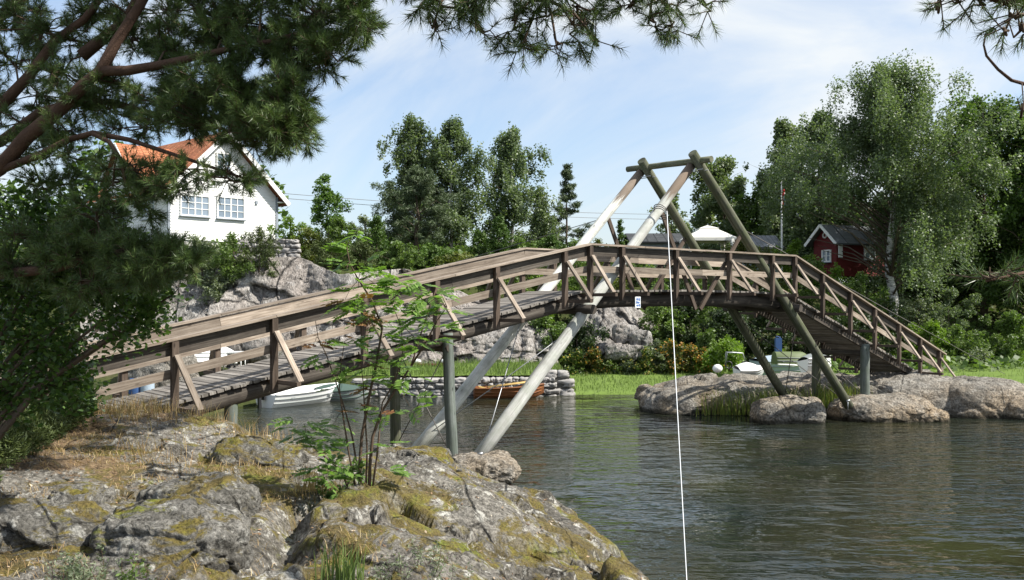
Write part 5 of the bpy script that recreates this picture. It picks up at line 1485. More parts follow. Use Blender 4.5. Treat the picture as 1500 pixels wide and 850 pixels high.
T('oak_tree', 'unseen tall oak beyond the right picture edge, added to shade the wood left of it', 'tree', 1680, 90, 95, 60, 'round', 'oak', n=30000, ls=.28, lw=.2, nb=60, per=8, cr=.8, tr=.25, z0=.12, gaps=.08)  # out of view; added to block the sun from the gap by the birch
T('oak_tree', 'second unseen tall oak past the right picture edge, added for the shade it throws', 'tree', 1600, 60, 95, 68, 'round', 'oak', n=30000, ls=.28, lw=.2, nb=60, per=8, cr=.8, tr=.25, z0=.12, gaps=.08)  # also unseen, added for the shade it throws on the thicket
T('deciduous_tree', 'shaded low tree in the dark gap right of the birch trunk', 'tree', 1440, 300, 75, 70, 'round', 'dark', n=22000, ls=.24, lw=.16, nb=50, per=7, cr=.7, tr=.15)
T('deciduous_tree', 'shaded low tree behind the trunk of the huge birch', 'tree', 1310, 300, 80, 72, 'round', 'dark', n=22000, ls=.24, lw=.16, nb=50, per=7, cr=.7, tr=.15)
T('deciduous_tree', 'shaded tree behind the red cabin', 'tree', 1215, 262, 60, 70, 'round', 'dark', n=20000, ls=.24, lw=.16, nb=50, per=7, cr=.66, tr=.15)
T('deciduous_tree', 'dark tree standing behind the flagpole', 'tree', 1125, 258, 46, 74, 'round', 'oak', n=20000, ls=.24, lw=.16, nb=46, per=7, cr=.62, tr=.15)
for px, yt, hw, Y, lf, lab, n in [
    (1362, 474, 32, 50, 'lime', 'bright yellow-green bush at the lawn edge right of the ramp', 8000),
    (1405, 480, 28, 50.5, 'bush', 'round green bush between the bright bush and the grey-green one', 7000),
    (1474, 458, 42, 51, 'bush', 'large loose grey-green bush near the right edge on the lawn', 11000),
    (1345, 432, 34, 53, 'silver', 'grey-leaved bush at the foot of the white birch trunk', 6000),
    (1390, 420, 36, 54, 'birch', 'loose leafy bush behind the round green bush', 8000),
    (1436, 515, 22, 48.5, 'silver', 'low scruffy plant in the lawn in front of the dark gap', 2500),
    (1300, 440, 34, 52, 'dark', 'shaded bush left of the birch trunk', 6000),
    (1520, 462, 36, 52, 'lime', 'bright bush cut by the right edge on the lawn', 6000)]:
    shrub(lab, px, yt, hw, Y, lf, n=n, ls=.12, lw=.075, cr=.3)
# far wood closing the view and low growth over the slopes
rng = np.random.default_rng(33)
n = 60000
x = rng.uniform(-40, 60, n); y = rng.uniform(44, 84, n)
k = (x > -9) | (y > 50)
x, y = x[k], y[k]
z = ground_h(x, y)
V, F = leaf_quads(np.stack([x, y, z + rng.random(len(x)) ** 2 * .55], 1), .32, .22, rng, .4)
o = mesh_np('undergrowth', V, F, LEAFCOL['bush'], rnd=rng.random(len(F)) * .7); tag(o, kind='stuff')
cen = np.array([(atx(p, Y_), Y_, 0) for p, Y_ in [(q, 95 + 20 * (i % 3)) for i, q in enumerate(range(-900, 2500, 70))]])
pts = []
for c in cen:
    g_ = gz(c[0], c[1]); hgt = rng.uniform(4, 7) if 380 < 750 + c[0] / c[1] * FPX < 1000 else rng.uniform(8, 13)
    if 360 < 750 + c[0] / c[1] * FPX < 1000: hgt *= .55
    m_ = 1500; d = rng.normal(0, 1, (m_, 3)); d /= np.linalg.norm(d, axis=1)[:, None]
    pts.append(np.array([c[0], c[1], g_ + hgt * .5]) + d * (rng.random((m_, 1)) ** .4) * [4.2, 3, hgt * .52])
pts = np.concatenate(pts)
V, F = leaf_quads(pts, .75, .5, rng, .4)
o = mesh_np('far_woodland', V, F, LEAFCOL['oak'], rnd=rng.random(len(F))); tag(o, kind='stuff')
# ------------------------------------------------------------------ near vegetation
M['needle'] = leafmat('pine_needle', (.040, .078, .026), (.110, .160, .045), .12, .4, .4)
M['pinebark'] = plain('red_pine_bark', (.10, .060, .043), .9, .15, .6, 7, bump=1.0)
M['twig'] = plain('brown_twig', (.10, .07, .05), .9, .15, .3, 12)
def needles(tips, dirs, K, length, width, rng):
    """a brush of needles along the last stretch of each twig"""
    n = len(tips)
    t = np.repeat(tips, K, 0); d = np.repeat(dirs, K, 0); m = n * K
    back = rng.random(m)[:, None] * .075
    p = t - d * back
    q = rng.normal(0, 1, (m, 3)); q -= d * (q * d).sum(1)[:, None]; q /= np.linalg.norm(q, axis=1)[:, None] + 1e-9
    an = np.where(back[:, 0] < .008, rng.uniform(.1, .7, m), rng.uniform(.5, 1.15, m))
    nd = d * np.cos(an)[:, None] + q * np.sin(an)[:, None]
    L = length * rng.uniform(.75, 1.15, m)[:, None]
    s = np.cross(nd, rng.normal(0, 1, (m, 3))); s /= np.linalg.norm(s, axis=1)[:, None] + 1e-9
    bend = rng.normal(0, .07, (m, 3)); bend[:, 2] -= .05
    tip = p + (nd + bend) * L
    V = np.stack([p + s * width / 2, p - s * width / 2, tip], 1).reshape(-1, 3)
    tint = np.clip(np.repeat(rng.random(n), K) * .5 + rng.random(m) * .5, 0, 1)
    return V, np.arange(3 * m).reshape(m, 3), tint
def pine_foliage(root, blobs, limbs, seed, K=46, length=.066, width=.0034, twigmat='twig', name='crown', bias=(0, 0, .35), twigs=True, tws=1.0):
    """blobs: (centre, (rx, ry, rz), tufts); each is fed from the nearest limb point"""
    rng = np.random.default_rng(seed)
    LP = np.array([tuple(p) for l in limbs for p in l])
    tips, dirs = [], []; tw = MB(seed)
    for c, r, cnt in blobs:
        c = np.array(c); r = np.array(r)
        j = np.argmin(((LP - c) ** 2).sum(1) + 0.0); start = LP[j]
        mid = (start + c) / 2 + np.array([0, 0, .05])
        tw.tube([start, mid, c], [.010 * tws, .008 * tws, .006 * tws], 5, caps=False)
        nh = max(3, cnt // 9)
        hubs = []
        for h in range(nh):
            d = rng.normal(0, 1, 3); d /= np.linalg.norm(d)
            hb = c + d * r * (rng.random() ** .5) * .9
            hubs.append(hb)
            tw.tube([c + (start - c) * rng.random() * .25, (c + hb) / 2 + rng.normal(0, .02, 3), hb], [.007, .006, .004], 4, caps=False)
        for k in range(cnt):
            hb = hubs[k % nh]
            out = (hb - c) / (r + 1e-6); 
            d = out / (np.linalg.norm(out) + 1e-6) * .8 + rng.normal(0, .65, 3) + np.array(bias)
            d /= np.linalg.norm(d)
            L = rng.uniform(.05, .16)
            tips.append(hb + d * L); dirs.append(d)
            if twigs: tw.tube([hb, hb + d * L], [.0035, .0028], 3, caps=False)
    V, F, t = needles(np.array(tips), np.array(dirs), K, length, width, rng)
    mesh_np(name, V, F, M['needle'], root, rnd=t)
    tw.build('twigs', M[twigmat], root)

# the big pine on the left; its trunk stands just outside the picture
PY0 = 7.6
trunk_base = Vector((-6.6, 8.6, nz_(-6.6, 8.6) - .1))
pine = empty('pine_tree', trunk_base, 'large Scots pine leaning in from the left with reddish limbs and long needles', 'tree')
tp = [trunk_base, trunk_base + Vector((.15, 0, 1.0)), at(-330, 330, 8.4), at(-300, 120, 8.3), at(-330, -250, 8.2), at(-300, -700, 8.2)]
MB(1).tube(tp, [.26, .23, .21, .19, .16, .1], 14, wob=.08).build('trunk', M['pinebark'], pine)
def limb(pts, r0, r1):
    q = [at(*p) for p in pts]; n = len(q)
    MB(len(pts)).tube(q, [r0 + (r1 - r0) * k / (n - 1) for k in range(n)], 9, wob=.1).build('limb', M['pinebark'], pine)
    out = []
    for a, b in zip(q[:-1], q[1:]): out += [a.lerp(b, t) for t in (0, .33, .66)]
    return out + [q[-1]]
limbs = [
    limb([(-330, -250, 8.2), (0, -300, 8.6), (300, -240, 9.0), (560, -200, 9.2), (760, -190, 9.3)], .08, .02),
    limb([(-330, -250, 8.2), (100, -400, 7.8), (450, -420, 7.4), (800, -430, 7.2)], .08, .02),
    limb([(-330, -150, 8.2), (100, -120, 10.0), (400, -100, 11.0), (640, -110, 11.2)], .08, .02),
    limb([(-320, 400, 8.4), (-120, 320, 8.0), (0, 246, 7.7), (40, 200, 7.6), (84, 164, 7.5), (120, 128, 7.45), (148, 104, 7.4), (170, 62, 7.4), (205, 8, 7.4), (240, -60, 7.4)], .072, .034),
    limb([(148, 104, 7.4), (185, 104, 7.35), (230, 96, 7.3), (285, 84, 7.25), (335, 72, 7.2), (400, 60, 7.1), (470, 40, 7.0)], .042, .014),
    limb([(120, 82, 7.9), (150, 58, 7.9), (185, 28, 7.9), (215, -30, 7.9)], .055, .03),
    limb([(-320, 300, 8.5), (-100, 240, 8.3), (0, 156, 8.2), (42, 112, 8.1), (80, 60, 8.1), (124, 28, 8.1), (190, -60, 8.1)], .06, .026),
    limb([(-100, 232, 8.3), (0, 208, 8.1), (60, 164, 8.0), (110, 150, 7.9), (165, 150, 7.8), (230, 170, 7.6), (300, 175, 7.5), (380, 180, 7.4)], .05, .015),
    limb([(0, 250, 7.7), (60, 226, 7.5), (100, 205, 7.4), (135, 195, 7.3), (160, 208, 7.2), (178, 236, 7.15), (184, 272, 7.1)], .032, .010),
    limb([(135, 195, 7.3), (190, 205, 7.2), (250, 225, 7.1), (310, 245, 7.0), (360, 262, 6.9)], .022, .008),
    limb([(-320, 470, 8.4), (-120, 430, 8.1), (0, 402, 7.8), (80, 394, 7.6), (130, 378, 7.5), (190, 368, 7.4), (260, 372, 7.2)], .06, .014),
    limb([(-320, 200, 8.4), (-100, 90, 8.6), (20, 10, 8.7), (90, -60, 8.7)], .07, .04),
]
def blob(px, py, Y, rx, ry, cnt, rz=.35):
    s = Y / FPX
    return (tuple(at(px, py, Y)), (rx * s, rz, ry * s), cnt)
B_ = [
    # dense upper right mass
    blob(470, 25, 7.1, 75, 42, 190), blob(520, 30, 7.0, 40, 28, 110), blob(420, 70, 7.2, 70, 36, 170), blob(480, 80, 7.0, 40, 22, 90), blob(360, 30, 7.4, 70, 38, 150), blob(300, 20, 7.6, 60, 34, 100), blob(390, -30, 7.3, 120, 40, 140),
    blob(330, 100, 7.3, 50, 22, 70), blob(250, 40, 7.9, 60, 40, 80), blob(430, 110, 7.1, 30, 14, 40),
    # the sunny clump over the house
    blob(300, 140, 7.4, 75, 26, 190, .6), blob(370, 150, 7.3, 70, 34, 220, .65), blob(430, 155, 7.2, 40, 28, 150, .6), blob(390, 196, 7.1, 68, 30, 210, .6), blob(300, 180, 7.3, 70, 22, 140, .6), blob(424, 190, 7.1, 34, 24, 100, .5), blob(240, 150, 7.5, 60, 18, 100, .5), blob(390, 170, 7.9, 80, 40, 160, .5),
    # sprays in front of the roof
    blob(330, 262, 6.9, 40, 9, 26), blob(290, 250, 7.0, 40, 14, 34), blob(240, 262, 7.1, 40, 20, 34), blob(200, 250, 7.2, 40, 20, 30), blob(356, 262, 6.85, 14, 8, 18), blob(255, 276, 7.0, 36, 10, 18),
    # thin upper left
    blob(250, 75, 7.6, 60, 26, 70), blob(330, 60, 7.4, 60, 26, 80), blob(190, 25, 7.9, 60, 30, 60), blob(110, 60, 8.2, 60, 30, 60), blob(160, 160, 7.9, 60, 20, 50), blob(60, 140, 8.2, 60, 30, 60), blob(30, 220, 8.0, 40, 20, 36), blob(100, 195, 7.7, 60, 16, 44), blob(270, 110, 7.6, 50, 20, 50), blob(20, 40, 8.8, 70, 50, 70),
    blob(60, 40, 8.3, 70, 40, 90), blob(20, 90, 8.4, 50, 40, 66), blob(140, 20, 8.2, 60, 34, 80), blob(90, 110, 8.0, 60, 24, 60), blob(150, 130, 7.8, 50, 20, 46), blob(30, 180, 8.0, 50, 24, 50), blob(90, 230, 7.6, 50, 20, 44), blob(20, 10, 8.6, 60, 30, 80), blob(200, 60, 7.9, 40, 26, 50), blob(210, 190, 7.5, 46, 20, 44), blob(60, 270, 7.7, 50, 18, 40), blob(130, 160, 7.7, 50, 14, 40), blob(-40, 130, 8.4, 60, 80, 100), blob(180, 120, 7.6, 40, 16, 36),
    blob(200, 300, 7.3, 40, 22, 44), blob(165, 272, 7.4, 40, 22, 40), blob(140, 310, 7.5, 50, 22, 50),
    # low shaded bough
    blob(190, 372, 7.3, 80, 24, 170), blob(250, 378, 7.2, 50, 20, 110), blob(110, 380, 7.6, 70, 26, 140), blob(30, 390, 7.8, 60, 30, 120), blob(220, 400, 7.2, 60, 18, 110), blob(140, 345, 7.6, 70, 20, 100), blob(60, 350, 7.8, 60, 20, 90), blob(280, 386, 7.1, 18, 12, 30), blob(120, 415, 7.5, 60, 18, 90),
    # crown above the frame
    blob(330, -60, 7.4, 90, 40, 150, .6), blob(560, -60, 7.0, 60, 40, 110, .5), blob(560, -170, 6.8, 100, 50, 150, .7), blob(350, -180, 7.4, 130, 50, 150, .7), blob(660, -260, 6.8, 100, 60, 120, .7), blob(460, -300, 7.4, 150, 60, 140, .8),
    blob(200, -140, 7.8, 200, 70, 220, .8), blob(480, -110, 7.2, 130, 60, 170, .6), blob(-60, -80, 8.4, 120, 90, 120, .8), blob(0, -330, 8.2, 220, 90, 140, 1.0), blob(-300, -300, 8.2, 220, 120, 120, 1.2), blob(-260, 100, 8.2, 130, 120, 120, .8),
]
B_ = [(c, r, int(n * 1.7)) for c, r, n in B_]
# the upper storey of the crown, above the picture; it keeps the ground at the left in shade
rc = np.random.default_rng(12); UP = []
for yy, xr in ((7.8, .1), (8.6, .7), (9.5, .85), (10.4, 1.0), (11.2, 1.0), (12.0, .9), (12.8, .6)):
    for xx in np.arange(xr - .1, -3.0, -.66):
        UP.append(((xx + rc.uniform(-.12, .12), yy, 8.15 + rc.uniform(-.15, .25)), (.44, .48, .30), 300))
pine_foliage(pine, UP, limbs[:3], 9, K=30, width=.0075, name='upper_crown', twigs=False)
pine_foliage(pine, B_, limbs, 7, K=46, width=.0040)

# the pine whose boughs hang in at the top; it stands behind and to the right of us
pb = Vector((3.9, -2.2, -.4)); pb.z = 1.2
pine2 = empty('pine_tree', pb, 'Scots pine whose bough tips hang into the top middle of the picture', 'tree')
MB(2).tube([pb, pb + Vector((.05, .1, 2.5)), pb + Vector((.1, .2, 5.2)), pb + Vector((.0, .2, 8))], [.24, .21, .17, .1], 14, wob=.08).build('trunk', M['pinebark'], pine2)
def limb2(q, r0, r1, root):
    n = len(q); MB(n).tube(q, [r0 + (r1 - r0) * k / (n - 1) for k in range(n)], 9, wob=.1).build('limb', M['pinebark'], root)
    out = []
    for a, b in zip(q[:-1], q[1:]): out += [Vector(a).lerp(Vector(b), t) for t in (0, .33, .66)]
    return out + [Vector(q[-1])]
st_ = pb + Vector((.05, .15, 4.0))
l2 = [limb2([st_, (2.4, 1.0, 6.2), (1.2, 3.2, 6.15), at(860, -180, 5.0), at(820, -60, 5.2), at(800, 0, 5.3)], .075, .012, pine2),
      limb2([(1.2, 3.2, 6.15), at(760, -170, 4.9), at(700, -70, 5.1), at(660, -10, 5.2)], .04, .010, pine2),
      limb2([(1.2, 3.2, 6.15), at(960, -160, 5.0), at(980, -60, 5.2), at(960, -10, 5.3)], .04, .010, pine2)]
b2 = [blob(615, 8, 5.1, 26, 12, 16, .2), blob(633, 42, 5.1, 10, 8, 6, .1), blob(668, 15, 5.1, 36, 20, 22, .2), blob(704, 45, 5.15, 20, 8, 9, .15), blob(690, -10, 5.1, 60, 24, 40, .25),
      blob(752, 30, 5.2, 28, 22, 24, .2), blob(765, 68, 5.2, 16, 12, 10, .15), blob(800, 25, 5.3, 36, 26, 34, .2), blob(815, 66, 5.2, 18, 16, 13, .15), blob(845, 45, 5.3, 26, 22, 20, .2), blob(876, 60, 5.25, 14, 10, 8, .12), blob(850, 10, 5.3, 46, 18, 34, .25),
      blob(920, 12, 5.3, 34, 16, 26, .2), blob(950, 35, 5.3, 26, 16, 18, .15), blob(985, 40, 5.3, 18, 10, 11, .12), blob(975, 10, 5.3, 36, 10, 18, .2), blob(1036, 8, 5.4, 14, 9, 9, .12), blob(780, -20, 5.2, 80, 24, 60, .3), blob(930, -30, 5.3, 90, 24, 60, .3),
      blob(800, -130, 5.0, 200, 60, 120, .6), blob(1000, -170, 5.2, 150, 70, 110, .6), blob(1150, -260, 5.4, 160, 80, 100, .6), blob(950, -320, 5.0, 200, 70, 100, .6), blob(640, -110, 5.0, 80, 40, 60, .4)]
pine_foliage(pine2, b2, l2, 17, K=40, length=.07, bias=(0, .1, -.25))
# a second small pine on the right edge
pb3 = Vector((5.2, 6.6, -.3)); pb3.z = .2
pine3 = empty('pine_tree', at(1620, 300, 5.2) + Vector((1.6, 0, -3.5)), 'pine with bare twigs and a sunlit sprig reaching in from the right edge', 'tree')
base3 = Vector(pine3.location); base3.z = -.2
pine3.location = base3
MB(3).tube([base3, base3 + Vector((0, 0, 3)), base3 + Vector((-.1, 0, 6)), base3 + Vector((-.1, .1, 9))], [.2, .17, .13, .05], 12, wob=.08).build('trunk', M['pinebark'], pine3)
h3 = lambda z: base3 + Vector((-.03, 0, z - base3.z))
l3 = [limb2([h3(5.6), at(1640, -20, 4.6), at(1540, 0, 4.2), at(1470, 0, 4.0), at(1420, -14, 4.0), at(1370, -8, 4.0)], .05, .005, pine3),
      limb2([at(1540, 0, 4.2), at(1510, 30, 4.1), at(1485, 55, 4.0)], .012, .004, pine3),
      limb2([at(1600, 175, 4.4), at(1540, 140, 4.15), at(1500, 123, 4.05), at(1482, 118, 4.0), at(1462, 102, 4.0), at(1445, 82, 4.0), at(1441, 66, 4.0), at(1443, 52, 4.0)], .010, .003, pine3),
      limb2([h3(4.0), at(1640, 440, 4.5), at(1560, 410, 4.2), at(1500, 400, 4.0), at(1462, 408, 3.9), at(1444, 412, 3.9)], .014, .004, pine3)]
b3 = [blob(1376, 4, 4.0, 12, 6, 5, .06), blob(1400, 2, 4.0, 14, 6, 5, .06), blob(1432, 0, 4.0, 18, 8, 7, .08), blob(1470, 44, 4.0, 10, 7, 5, .06), blob(1488, 22, 4.0, 18, 16, 9, .1), blob(1500, 45, 4.0, 12, 10, 6, .08), blob(1450, -18, 4.0, 60, 12, 20, .15), blob(1520, -10, 4.1, 50, 30, 24, .2),
      blob(1500, 160, 4.0, 4, 4, 2, .03), blob(1450, 408, 3.9, 10, 6, 5, .06), blob(1478, 398, 3.95, 16, 10, 9, .08), blob(1500, 408, 4.0, 16, 10, 8, .1), blob(1540, 400, 4.1, 30, 20, 14, .15)]
pine_foliage(pine3, b3, l3, 27, K=34, length=.06, width=.0030, bias=(-.25, 0, .2), tws=.35)

# broad-leaved tree under the pine at the far left
LEAFCOL['alder'] = leafmat('alder_leaf', (.026, .060, .014), (.070, .125, .026), .35, .4)
def leafy(name, label, cat, base, blobs, mat, ls, lw, seed, droop=.4, stems=3, bark='bark', stem_r=.05, group=None):
    rng = np.random.default_rng(seed)
    rt = empty(name, base, label, cat, group)
    C, tint = [], []
    mb = MB(seed)
    for c, r, cnt in blobs:
        c = np.array(c); r = np.array(r)
        nh = max(3, cnt // 26); d = rng.normal(0, 1, (nh, 3)); d /= np.linalg.norm(d, axis=1)[:, None]
        hubs = c + d * r * (rng.random((nh, 1)) ** .45)
        i = rng.integers(0, nh, cnt)
        C.append(hubs[i] + rng.normal(0, 1, (cnt, 3)) * [.07, .07, .10]); tint.append(rng.random(nh)[i] * .5 + rng.random(cnt) * .5)
        b0 = Vector(base) + Vector((rng.uniform(-.2, .2), rng.uniform(-.2, .2), 0))
        mb.tube([b0, b0.lerp(Vector(c), .5) + Vector((0, 0, .25)), c], [stem_r * .6, stem_r * .35, .008], 6, caps=False)
        for hb in hubs[::2]: mb.tube([c, hb], [.007, .003], 3, caps=False)
    C = np.concatenate(C); V, F = leaf_quads(C, ls, lw, rng, .5, droop)
    mesh_np('crown', V, F, LEAFCOL[mat], rt, rnd=np.concatenate(tint))
    mb.build('stems', M[bark], rt)
    return rt
bx_, by_ = -5.3, 8.6
lb = (bx_, by_, nz_(bx_, by_) - .05)
Yb = 8.3
leafy('alder_tree', 'shaded broad-leaved tree at the left edge with its right-hand leaves catching the sun', 'tree', lb, [
    blob(30, 330, Yb, 60, 40, 700, .6), blob(90, 330, Yb, 50, 40, 600, .6), blob(150, 345, Yb - .2, 50, 36, 480, .5), blob(20, 420, Yb, 60, 50, 900, .7), blob(90, 420, Yb, 50, 50, 800, .7), blob(150, 420, Yb - .3, 44, 40, 600, .5),
    blob(200, 430, Yb - .4, 34, 36, 420, .4), blob(205, 470, Yb - .4, 24, 22, 240, .3), blob(180, 480, Yb - .3, 24, 26, 240, .3), blob(225, 450, Yb - .5, 14, 22, 150, .2), blob(40, 500, Yb, 60, 50, 900, .7), blob(100, 500, Yb, 40, 50, 700, .6), blob(20, 570, Yb + .2, 50, 40, 700, .6), blob(75, 565, Yb + .1, 40, 40, 550, .5), blob(160, 290, Yb, 40, 22, 160, .4), blob(60, 290, Yb, 60, 18, 260, .5), blob(110, 555, Yb, 20, 44, 240, .3), blob(-60, 450, Yb, 60, 120, 900, .8), blob(255, 430, Yb - .5, 16, 16, 70, .2),
    blob(60, 420, 11.6, 70, 60, 1500, .8), blob(140, 430, 11.8, 60, 50, 1300, .8), blob(200, 440, 11.8, 34, 40, 700, .6), blob(60, 520, 11.6, 60, 60, 1200, .7), blob(110, 560, 12.0, 40, 50, 800, .5), blob(0, 480, 10.4, 70, 90, 1400, .8), blob(20, 590, 10.6, 50, 40, 700, .5)],
    'alder', .062, .040, 5)
def conifer_bush(name, label, base, blobs, seed, mat):
    rng = np.random.default_rng(seed); rt = empty(name, base, label, 'shrub'); C, A = [], []
    mb = MB(seed)
    for c, r, cnt in blobs:
        c = np.array(c); r = np.array(r); d = rng.normal(0, 1, (cnt, 3)); d /= np.linalg.norm(d, axis=1)[:, None]
        C.append(c + d * r * (rng.random((cnt, 1)) ** .4)); A.append(d + [0, 0, .9])
        mb.tube([base, c], [.025, .006], 5, caps=False)
    C = np.concatenate(C); V, F = leaf_quads(C, .06, .012, rng, .2, 0, np.concatenate(A)); mesh_np('foliage', V, F, LEAFCOL[mat], rt, rnd=rng.random(len(F))); mb.build('stems', M['bark'], rt)
    return rt
jx = at(122, 612, 12.6); jb = (jx.x, jx.y, nz_(jx.x, jx.y) - .05)
conifer_bush('juniper', 'small bright green juniper at the shaded end of the ramp', jb, [blob(122, 596, 12.6, 18, 20, 2600, .18), blob(112, 612, 12.6, 16, 12, 1000, .15), blob(128, 575, 12.6, 9, 14, 700, .1)], 3, 'thuja')
jx = at(60, 625, 12.2); jb = (jx.x, jx.y, nz_(jx.x, jx.y) - .05)
conifer_bush('juniper', 'dark juniper deep in the shade at the far left', jb, [blob(60, 590, 12.2, 40, 40, 4500, .35), blob(20, 600, 12.2, 36, 36, 3500, .3), blob(95, 560, 12.4, 22, 46, 2500, .25), blob(40, 545, 12.4, 30, 30, 2000, .3)], 4, 'juniper')

jx = at(-10, 670, 9.4); jb = (jx.x, jx.y, nz_(jx.x, jx.y) - .05)
conifer_bush('juniper', 'dark low juniper added over the straw at the left edge to stand in for deep shade', jb, [blob(-20, 655, 9.6, 60, 36, 5200, .4), blob(30, 640, 10.2, 44, 30, 3600, .35), blob(-60, 700, 9.0, 60, 36, 3600, .3), blob(65, 625, 10.8, 34, 26, 2600, .3), blob(0, 610, 10.4, 60, 30, 3200, .4)], 6, 'juniper')  # added dark mass standing in for the near-black shade on the ground
jx = at(95, 622, 11.8); jb = (jx.x, jx.y, nz_(jx.x, jx.y) - .05)
conifer_bush('juniper', 'dark creeping juniper added between the alder and the little bright juniper to deepen the shade', jb, [blob(95, 606, 11.8, 30, 26, 2800, .3), blob(70, 590, 12.0, 34, 30, 2800, .3)], 8, 'juniper')  # more added dark foliage in place of shade over this ground

# the rowan sapling in the cleft
LEAFCOL['rowanleaf'] = leafmat('rowan_leaflet', (.090, .165, .035), (.175, .280, .070), .42, .4)
LEAFCOL['redleaf'] = leafmat('reddened_leaflet', (.13, .05, .03), (.22, .12, .05), .35, .5)
SY = 9.55
sb = at(523, 714, SY); sb.z = nz_(sb.x, sb.y) - .04
sap = empty('rowan_sapling', sb, 'multi-stemmed rowan sapling growing from a cleft in the rock in front of the bridge', 'sapling')
stems = [
    [(531, 716), (524, 690), (516, 640), (505, 600), (492, 560), (478, 520), (466, 495), (462, 470)],
    [(527, 716), (527, 680), (530, 640), (541, 580), (552, 530), (560, 480), (545, 440), (525, 410), (512, 385), (508, 362)],
    [(541, 714), (542, 680), (546, 640), (558, 605), (580, 570), (603, 535), (613, 500), (628, 455), (640, 420)],
    [(522, 716), (512, 670), (504, 620), (497, 570), (500, 530), (505, 500)],
    [(536, 716), (538, 660), (534, 600), (532, 560), (527, 525)],
    [(545, 716), (552, 670), (556, 630), (560, 590), (578, 560), (590, 520), (588, 480), (572, 440)],
    [(515, 714), (500, 690), (470, 665), (450, 648)],
    [(603, 535), (625, 500), (640, 470), (655, 450)]]
rg = np.random.default_rng(4); sp = []
for i, s in enumerate(stems):
    dY = rg.uniform(-.25, .25)
    q = [at(p[0], p[1], SY + dY * k / len(s)) for k, p in enumerate(s)]
    if i < 7: q[0] = Vector((q[0].x, q[0].y, nz_(q[0].x, q[0].y) - .03))
    r0 = .019 if i in (1, 2) else .012
    MB(i).tube(q, [r0 * (1 - .75 * k / (len(q) - 1)) for k in range(len(q))], 7).build('stem', M['twig'], sap)
    sp.append(q)
def compound(c, d, up, L, n, rng, out, red=False):
    """pinnate leaf with n pairs of leaflets along a drooping stalk"""
    d = Vector(d).normalized(); sd = d.cross(Vector(up)); sd = sd.normalized() if sd.length > 1e-3 else Vector((1, 0, 0)); nn = sd.cross(d).normalized()
    for k in range(n + 1):
        t = .25 + .75 * k / n
        p = Vector(c) + d * (L * t) - Vector((0, 0, .28 * L * t * t))
        for sg in ((-1, 1) if k < n else (0,)):
            a = (sd * sg * .85 + d * (.55 if sg else 1.0) - Vector((0, 0, .15))).normalized()
            ll = L * .42 * (1 - .35 * abs(t - .55)); w_ = ll * .44
            b_ = a.cross(nn).normalized()
            q = p + a * (ll * .5)
            fold = nn * (rng.uniform(-.2, .2) * w_)
            out.append((p, q + b_ * (w_ / 2) + fold, p + a * ll - nn * .1 * ll, q - b_ * (w_ / 2) + fold))
leavesG, leavesR = [], []
spots = [(510, 372, 5, 0), (508, 395, 6, 0), (525, 420, 7, 0), (548, 415, 5, 0), (575, 425, 8, 0), (600, 430, 6, 0), (612, 415, 5, 0), (640, 425, 7, 0), (650, 450, 5, 0), (560, 455, 5, .3), (540, 470, 6, .6), (520, 455, 5, .5), (600, 470, 6, 0), (622, 470, 6, 0), (590, 500, 8, 0), (565, 520, 7, 0), (610, 510, 6, 0), (545, 540, 6, .1), (580, 545, 5, 0), (450, 635, 9, 0), (470, 650, 7, 0), (440, 650, 6, 0), (462, 500, 3, .8), (466, 520, 3, .8), (487, 680, 7, 0), (470, 690, 6, 0), (510, 690, 5, 0), (560, 600, 4, .5), (555, 570, 4, .5), (500, 560, 3, .3), (585, 480, 6, 0), (520, 500, 4, .7), (600, 595, 4, 0), (570, 690, 4, 0), (480, 700, 5, 0), (530, 440, 5, .2), (640, 475, 4, 0), (505, 440, 5, .2), (630, 500, 4, 0), (520, 345, 3, 0), (530, 395, 5, 0), (560, 405, 5, 0), (588, 455, 5, 0), (560, 490, 5, .1), (520, 530, 4, .4), (625, 440, 5, 0), (575, 575, 4, .2), (600, 550, 4, 0), (445, 620, 5, 0), (490, 620, 3, .3), (540, 610, 4, .2), (555, 650, 4, 0)]
allp = [p for s in sp for p in s]
tw = MB(9)
for px, py, n_, red in spots:
    n_ = max(2, int(n_ * .9 + .5))
    c = at(px, py, SY + rg.uniform(-.3, .3))
    near_ = min(allp, key=lambda p: (p - c).length)
    tw.tube([near_, near_.lerp(c, .6) + Vector((0, 0, .03)), c], [.004, .003, .0025], 4, caps=False)
    for k in range(n_):
        a = rg.uniform(0, 2 * PI); d = Vector((math.cos(a), math.sin(a) * .8, rg.uniform(-.25, .55)))
        compound(c + Vector(rg.normal(0, .04, 3)), d, (rg.normal(0, .3), rg.normal(0, .3) - .2, 1), rg.uniform(.15, .26), 6, rg, leavesR if rg.random() < red * .55 else leavesG)
tw.build('twigs', M['twig'], sap)
for L_, mt, nm in ((leavesG, 'rowanleaf', 'foliage'), (leavesR, 'redleaf', 'autumn_foliage')):
    V = np.array([[tuple(p) for p in q] for q in L_]).reshape(-1, 3); mesh_np(nm, V, np.arange(len(V)).reshape(-1, 4), LEAFCOL[mt], sap, rnd=np.random.default_rng(2).random(len(L_)))

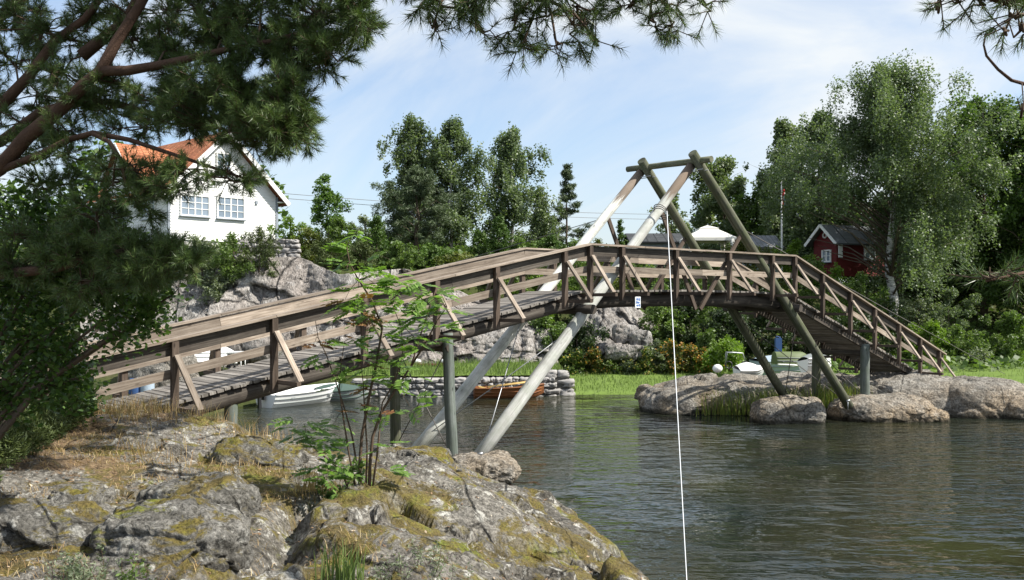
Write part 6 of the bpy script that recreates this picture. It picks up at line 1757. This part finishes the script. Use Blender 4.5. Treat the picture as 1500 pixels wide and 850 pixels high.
# grass tufts and weeds at our feet
def tuft(label, px, py, Y, n, h, w_, seed, mat, spread=.10, lean=.55, name='grass_tuft'):
    c = at(px, py, Y); r_ = np.random.default_rng(seed)
    x = c.x + r_.normal(0, spread, n); y = c.y + r_.normal(0, spread, n); z = near_h(x, y)
    o = blades(name, np.stack([x, y, z - .02], 1), h, w_, seed, M[mat], lean, kind=None); return tag(o, label, 'grass tuft')
tuft('tuft of long green grass at the bottom edge in front of the large outcrop', 505, 850, 6.9, 110, .24, .011, 1, 'grassblade', .10)
tuft('dry tussock with a few green blades left of the sapling', 462, 712, 9.7, 140, .26, .008, 2, 'straw', .12, .6)
tuft('pale dry tussock in the middle of the straw slope', 335, 705, 10.6, 200, .11, .007, 3, 'straw', .26, 1.8)
def weed(label, px, py, Y, w_px, h_px, n, seed, leaf='bush', ls=.035, lw=.016):
    c = at(px, py, Y); c.z = nz_(c.x, c.y); s = Y / FPX
    rt = empty('weed', c, label, 'weed'); rng = np.random.default_rng(seed); C = []; mb = MB(seed)
    for k in range(max(5, n // 40)):
        b = c + Vector((rng.normal(0, w_px * s * .5), rng.normal(0, .12), 0)); b.z = nz_(b.x, b.y) - .02
        t = b + Vector((rng.normal(0, .05), rng.normal(0, .05), h_px * s * rng.uniform(.5, 1.1)))
        mb.tube([b, b.lerp(t, .5) + Vector((.01, 0, 0)), t], [.003, .0025, .0015], 4, caps=False)
        for j in range(40):
            f = rng.random() ** .7; C.append(tuple(b.lerp(t, f) + Vector(rng.normal(0, .022, 3))))
    V, F = leaf_quads(np.array(C), ls, lw, rng, .4, 0); mesh_np('foliage', V, F, LEAFCOL[leaf], rt, rnd=rng.random(len(F))); mb.build('stems', M['twig'], rt)
weed('patch of small-leaved green weeds at the bottom edge on the outcrop', 630, 850, 7.25, 60, 34, 900, 3, 'silver', .03, .010)
weed('straggly green weeds along the bottom left edge', 120, 850, 6.9, 75, 50, 1200, 4, 'silver', .04, .012)
weed('upright spike of green leaves at the bottom left between the boulders', 196, 850, 6.9, 8, 62, 240, 5, 'bush', .05, .016)
weed('low green leaves around the foot of the sapling', 500, 716, 9.5, 30, 40, 500, 6, 'bush', .06, .035)
weed('grey-green weeds along the bottom edge beside the grass tuft', 570, 850, 7.0, 30, 24, 500, 7, 'silver', .03, .010)
# pale pebbles on the outcrop
for px, py, Y, r, lab in ((673, 706, 10.9, .03, 'white pebble on the mossy outcrop below the near pillar'),):
    boulder('pebble', lab, (atx(px, Y), Y, nz_(atx(px, Y), Y) + .01), (r * 1.3, r, r * .7), seed=3, mat='shorerock', sub=4, fine=.1)
